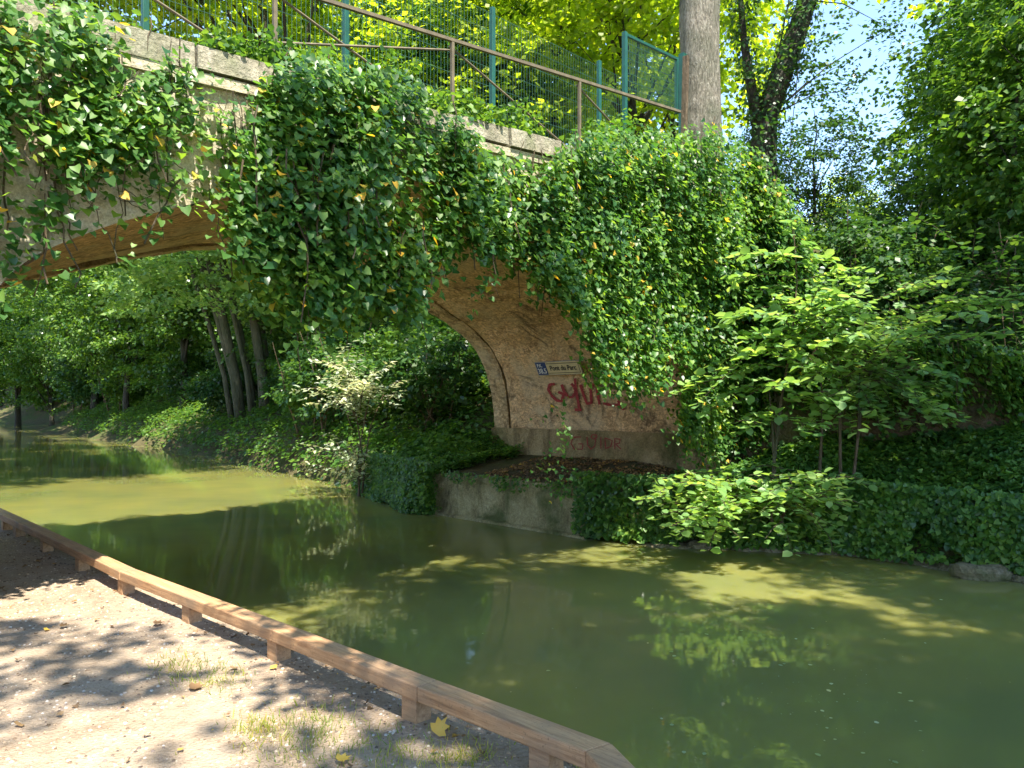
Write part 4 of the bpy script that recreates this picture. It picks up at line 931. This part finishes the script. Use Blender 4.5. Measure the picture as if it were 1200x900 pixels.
# --- hazel saplings on the right bank and the pale shrub beyond the bridge
def sapling(name, label, cat, stemsd, branches, size, step, mleaf, seed, T=T_OVAL, spread=.09, base=None, extra=0, mst=None):
    """stemsd: list of lists of (px,py,d); branches: same; leaves sit alternately along each branch"""
    rng = np.random.default_rng(seed); rnd = random.Random(seed)
    b0 = at(*stemsd[0][0]); root = empty(name, b0, label, cat)
    for st in stemsd:
        m_ = MB(); p = [at(*q) for q in st]; p[0] = p[0] - [0, 0, .25]; m_.tube(p, np.linspace(.022 if mst is None else mst, .005, len(p)), 6); m_.build('stem', M['twig'], root)
    P = []; D_ = []; m_ = MB(); allb = []
    for br in branches:
        p = np.array([at(*q) for q in br]); allb.append(p)
        for _ in range(extra):
            f0 = rnd.uniform(.15, .85); L_ = len(p) - 1; i = min(int(f0 * L_), L_ - 1); s_ = p[i] + (p[i + 1] - p[i]) * (f0 * L_ - i); dv = unit(p[-1] - p[0]); sd = np.cross(dv, [0, 0, 1]) * rnd.choice([-1, 1])
            ln = np.linalg.norm(p[-1] - p[0]) * rnd.uniform(.25, .5); e = s_ + (dv * .7 + sd * .7 + np.array([0, 0, rnd.uniform(-.1, .2)])) * ln; allb.append(np.array([s_, (s_ + e) / 2 + [0, 0, .04], e]))
    for p in allb:
        L = np.concatenate([[0], np.cumsum(np.linalg.norm(np.diff(p, axis=0), axis=1))]); m_.tube(list(p), [.006] * (len(p) - 1) + [.002], 4)
        q = np.arange(.06, L[-1] + step, step); C_ = np.stack([np.interp(q, L, p[:, k]) for k in range(3)], 1); dv = unit(p[-1] - p[0]); sd = unit(np.cross(dv, [0, 0, 1]) + 1e-6)
        for i, c_ in enumerate(C_):
            sgn = 1 if i % 2 else -1; dd = sd * sgn * .8 + dv * .55 + rng.normal(0, .18, 3) + [0, 0, -.22]
            P.append(c_ + sd * sgn * .015 + rng.normal(0, .008, 3)); D_.append(dd)
    P = np.array(P); D_ = np.array(D_); m_.build('twigs', M['twig'], root)
    leaves('leaves', P, np.array([0, 0, 1]) + rng.normal(0, .3, P.shape), D_, size * rng.uniform(.65, 1.2, len(P)), T, F6, mleaf, root)
    return root
def fan(x0, y0, d0, specs):
    """specs: (px,py,d) ends -> arching branches from near (x0,y0,d0)"""
    return [[(x0 + ox, y0 + oy, d0), ((x0 + ox + ex) / 2, (y0 + oy + ey) / 2 - 9, (d0 + ed) / 2), (ex, ey, ed)] for (ox, oy, ex, ey, ed) in specs]
br = fan(930, 430, 9.9, [(0,-30,870,400,9.4),(0,-10,960,430,9.2),(0,-20,990,380,10),(0,-90,890,345,9.9),(0,-60,960,360,9.5),(0,20,850,480,9.6),(-10,60,880,500,9.5),(-10,60,950,510,9.4),(-15,40,985,470,9.3),(-15,50,860,515,9.8),(-5,30,905,455,9.0),(-5,30,975,490,9.9),(0,-150,925,262,9.9),(0,-140,955,300,9.8),(0,-130,900,315,9.7),(0,-120,880,300,9.6),(0,-120,985,318,9.7),(0,-105,858,335,9.8),(0,-100,1010,330,10),(0,-75,845,385,9.7),(2,-70,1000,352,9.4),(0,-50,815,475,9.5),(-8,-20,870,420,9.3),(-8,0,850,445,10),(0,-40,905,372,9.2)])
sap1 = sapling('hazel_sapling', 'tall slender hazel sapling with sunlit top beside the ivy mass', 'sapling', [[(905, 540, 9.9), (915, 470, 9.9), (928, 400, 9.9), (934, 330, 9.9), (930, 268, 9.9)], [(908, 540, 9.9), (905, 500, 9.9), (900, 440, 9.8)]], br, .14, .052, M['hazel'], 81, extra=3)
rnb = random.Random(4); sp_ = []
for k in range(44):
    ex = rnb.uniform(930, 1120); ey = 345 + (ex - 930) * .02 + rnb.uniform(-5, 175); sp_.append((rnb.uniform(-10, 30), rnb.uniform(-70, 30), ex, ey, rnb.uniform(9.0, 10.8)))
sp_ += [(30,-60,1180,352,9.6),(30,-50,1195,358,9.9),(20,-70,1120,330,9.8),(30,-30,1150,372,9.2),(30,-20,1160,400,9.4),(10,-80,1010,335,9.6),(30,10,1110,440,9.2),(30,20,1120,462,9.8)]
br = fan(985, 430, 10.1, sp_)
sapling('hazel_sapling', 'spreading hazel sapling with long level branches reaching right', 'sapling', [[(985, 545, 10.1), (984, 480, 10.1), (990, 420, 10.1), (975, 350, 10)], [(1000, 540, 10.2), (1010, 470, 10.2), (1030, 400, 10.1)], [(960, 540, 10.2), (965, 470, 10.1), (955, 400, 10)]], br, .125, .05, M['hazel'], 82, extra=3)
sp_ = []
for k in range(46):
    ex = rnb.uniform(760, 1000); lo = np.interp(ex, [750, 800, 850, 950, 1020], [600, 640, 640, 650, 600]); ey = rnb.uniform(555, lo); sp_.append((rnb.uniform(-60, 40), rnb.uniform(-10, 35), ex, ey, rnb.uniform(8.7, 10.0)))
sp_ += [(-60,0,745,590,9.1),(-60,10,790,640,8.9),(-40,20,830,645,8.8),(20,10,1030,570,9.6),(0,20,930,650,8.9),(20,20,980,640,9.2)]
br = fan(900, 560, 9.8, sp_)
sapling('hazel_bush', 'low spreading hazel bush leaning over the water with bright leaves', 'bush', [[(905, 590, 9.9), (895, 570, 9.8), (880, 560, 9.7)], [(915, 590, 9.9), (930, 570, 9.8), (950, 565, 9.7)]], br, .115, .058, M['hazel'], 83, extra=2)
sp_ = []
for k in range(26):
    ex = rnb.uniform(1060, 1240); ey = rnb.uniform(250, 460); sp_.append((rnb.uniform(-20, 40), rnb.uniform(-100, 40), ex, ey, rnb.uniform(10, 11.6)))
sapling('hazel_sapling', 'darker hazel sapling by the right edge of the picture', 'sapling', [[(1190, 520, 11), (1188, 440, 11), (1180, 330, 11), (1170, 260, 11)]], fan(1180, 370, 11, sp_), .11, .06, M['dark'], 84, extra=2)
# pale shrub under the arch
sp_ = []
for k in range(34):
    ex = rnb.uniform(350, 475); mid_ = 1 - abs(ex - 412) / 75; ey = rnb.uniform(440 - 45 * mid_, 470 + 25 * mid_); sp_.append((rnb.uniform(-8, 8), rnb.uniform(-30, 20), ex, ey, rnb.uniform(15.2, 17.2)))
br = fan(420, 480, 16.4, sp_) + fan(420, 560, 16.2, [(rnb.uniform(-8, 8), rnb.uniform(-20, 5), rnb.uniform(365, 450), rnb.uniform(510, 572), rnb.uniform(15.3, 16.8)) for _ in range(16)])
sapling('pale_shrub', 'pale shrub with sun glare put into its leaf colour and bare forked stems on the bank beneath the arch', 'shrub', [[(420, 570, 16.3), (424, 530, 16.3), (418, 490, 16.3), (400, 450, 16.4)], [(421, 570, 16.3), (420, 530, 16.2), (430, 480, 16.3), (440, 440, 16.3)], [(424, 570, 16.3), (428, 540, 16.3), (434, 500, 16.3), (450, 460, 16.5)]], br, .14, .075, M['pale'], 85, T=T_SLIM, extra=2, mst=.03)

# --- towpath details
rng = np.random.default_rng(91); n = 60000
P = np.stack([rng.uniform(-6, 1.2, n), rng.uniform(1.6, 9, n)], 1); dn_, _ = sdist(P, EDGE); P = P[(dn_ < -.05) & (dn_ > -4)]; dens = fbm(P[:, 0] * 1.3, P[:, 1] * 1.3); dd_ = np.abs(sdist(P, EDGE)[0]); P = P[(dens > .36) | (dd_ < .9)]
n = len(P); T_ST = np.array([(1,0,0),(0,1,0),(-1,0,0),(0,-1,0),(0,0,.8),(0,0,-.5)]); FS = np.array([(0,1,4,4),(1,2,4,4),(2,3,4,4),(3,0,4,4)])
T_P = np.array([(-.5,-.5,0),(.5,-.5,0),(.6,.4,0),(-.4,.6,0),(-.3,-.3,.45),(.3,-.25,.5),(.3,.25,.42),(-.25,.3,.5)]); FP = np.array([(4,5,6,7),(0,1,5,4),(1,2,6,5),(2,3,7,6),(3,0,4,7)])
Vv, Ff = leaf_arrays(np.column_stack([P, ground(P) - .002]), np.array([0, 0, 1]) + rng.normal(0, .15, (n, 3)), rng.normal(0, 1, (n, 3)), .004 + .014 * rng.random(n) ** 3, T_P, FP)
M['pebble'] = leafmat('pebble', [(0, (.10,.075,.055)), (.4, (.27,.2,.15)), (.7, (.42,.34,.26)), (1, (.62,.55,.46))], .0, None, .85, .3)
o = link_mesh('loose_gravel', npmesh('loose_gravel', Vv, Ff), M['pebble']); prop(o, 'loose pale gravel scattered on the towpath', 'gravel', kind='stuff')
# litter
n = 5200; P = np.stack([rng.uniform(-6, 1, n), rng.uniform(1.8, 9, n)], 1); dd_ = sdist(P, EDGE)[0]; P = P[(dd_ < -.03) & (dd_ > -3.5)]; keep = (rng.random(len(P)) < .18) | (np.abs(sdist(P, EDGE)[0]) < .45); P = P[keep]; n = len(P)
o = leaves('leaf_litter', np.column_stack([P, ground(P) + .012]), np.array([0, 0, 1]) + rng.normal(0, .3, (n, 3)), rng.normal(0, 1, (n, 3)) * [1, 1, .1], .008 + .04 * rng.random(n) ** 3, T_IVY * [1, 1, 2], F6, M['litter'])
prop(o, 'small dry brown leaves littering the towpath and rail edge', 'leaf litter', kind='stuff')
# prominent fallen leaves
for (px, py, sz, lab, mt) in ((510, 862, .085, 'big yellow leaf standing by the rail at the bottom of the path', 'yleaf'), (395, 893, .065, 'yellow-brown leaf at the bottom edge of the path', 'yleaf'), (222, 808, .08, 'curled brown leaf in the middle of the path', 'litter'), (180, 732, .07, 'tan leaf left of the sunlit rail start', 'litter'), (70, 735, .06, 'small brown leaf on the shaded path at left', 'litter')):
    d_ = (CAMZ - .47) * F / (py - HY); x = (px - 600) / F * d_
    up_ = np.array([0.1, -1, .5]) if sz > .084 and px > 500 else np.array([.1, -.1, 1.])
    TL = np.array([(0,-.25,0),(0,0,0),(-.25,.0,.05),(-.55,.25,.1),(-.32,.42,.03),(-.42,.75,.1),(-.12,.7,.0),(0,1.05,.06),(.12,.7,.0),(.42,.75,.1),(.32,.42,.03),(.55,.25,.1),(.25,0,.05)])
    FL = [(1,2,4,6),(2,3,4,4),(4,5,6,6),(6,7,8,1),(1,8,10,12),(10,11,12,12),(8,9,10,10)]
    nn = unit(up_); dr = unit(np.array([.5, .35, .6 if px > 500 else 0.0])); dr = unit(dr - nn * dr.dot(nn)); xx = np.cross(dr, nn); c_ = np.array([x, d_, .48])
    mb = MB(); mb.v = [tuple(c_ + sz * (t[0] * xx + t[1] * dr + t[2] * nn)) for t in TL]; mb.f = [tuple(dict.fromkeys(f)) for f in FL]
    prop(mb.build('fallen_leaf', M[mt]), lab, 'leaf')
# grass
n = 9000; cx = [((370, 845), 28), ((430, 870), 45), ((480, 888), 35), ((340, 875), 30), ((250, 795), 22), ((305, 850), 18), ((215, 780), 20), ((540, 885), 20)]
Pl = []
for (c_, r_) in cx:
    k = 340; px = rng.normal(c_[0], r_ * 1.1, k); py = rng.normal(c_[1], r_ * .42, k); d_ = (CAMZ - .47) * F / (py - HY); Pl.append(np.stack([(px - 600) / F * d_, d_], 1))
P = np.concatenate(Pl); P = P[(sdist(P, EDGE)[0] < -.02)]; n = len(P); T_G = np.array([(-.05,0,0),(.05,0,0),(.03,.6,.08),(-.01,1,.25)]); FG = np.array([(0,1,2,3)])
o = leaves('grass', np.column_stack([P, ground(P)]), rng.normal(0, 1, (n, 3)) * [1, 1, .2], np.array([0, 0, 1]) + rng.normal(0, .45, (n, 3)), .012 + .04 * rng.random(n) ** 1.5, T_G, FG, M['grass']); prop(o, 'thin tufts of grass growing through the towpath gravel', 'grass', kind='stuff')
# moss strip on the bank edge beyond the rail
n = 30000; q = rng.random(n); P = np.stack([np.interp(q, np.linspace(0, 1, 6), [.75, -.17, -1.17, -2.88, -4.5, -6.3]), np.interp(q, np.linspace(0, 1, 6), [2.95, 3.92, 4.83, 6.39, 8.1, 9.9])], 1) + rng.normal(0, .03, (n, 2)) - np.array([.06, .06]); P = P[(fbm(P[:, 0] * 4, P[:, 1] * 4) > .45) & (sdist(P, EDGE)[0] < -.01)]; n = len(P)
M['moss'] = leafmat('yellow_moss', [(0, (.2,.24,.03)), (1, (.42,.42,.06))], .2)
o = leaves('moss', np.column_stack([P, ground(P) + .004]), [0, 0, 1] + rng.normal(0, .5, (n, 3)), rng.normal(0, 1, (n, 3)), .014, T_KITE, F4, M['moss']); prop(o, 'yellow-green moss along the stone edge behind the rail', 'moss', kind='stuff')
# floating leaves and seeds
n = 260; px = np.concatenate([rng.uniform(560, 1190, 60), rng.normal(960, 60, 70)]); py = np.concatenate([rng.uniform(680, 890, 60), rng.normal(820, 40, 70)]); ok = (py > 660) & (py < 900); px, py = px[ok], py[ok]; d_ = CAMZ * F / (py - HY); n = len(px)
o = leaves('floating_leaves', np.stack([(px - 600) / F * d_, d_, np.full(n, .006)], 1), [0, 0, 1] + rng.normal(0, .06, (n, 3)), rng.normal(0, 1, (n, 3)) * [1, 1, 0], .006 + .034 * rng.random(n) ** 4, T_OVAL * [1, 1, .3], F6, M['floaty']); prop(o, 'tiny leaves and seeds floating on the green water', 'floating leaves', kind='stuff')
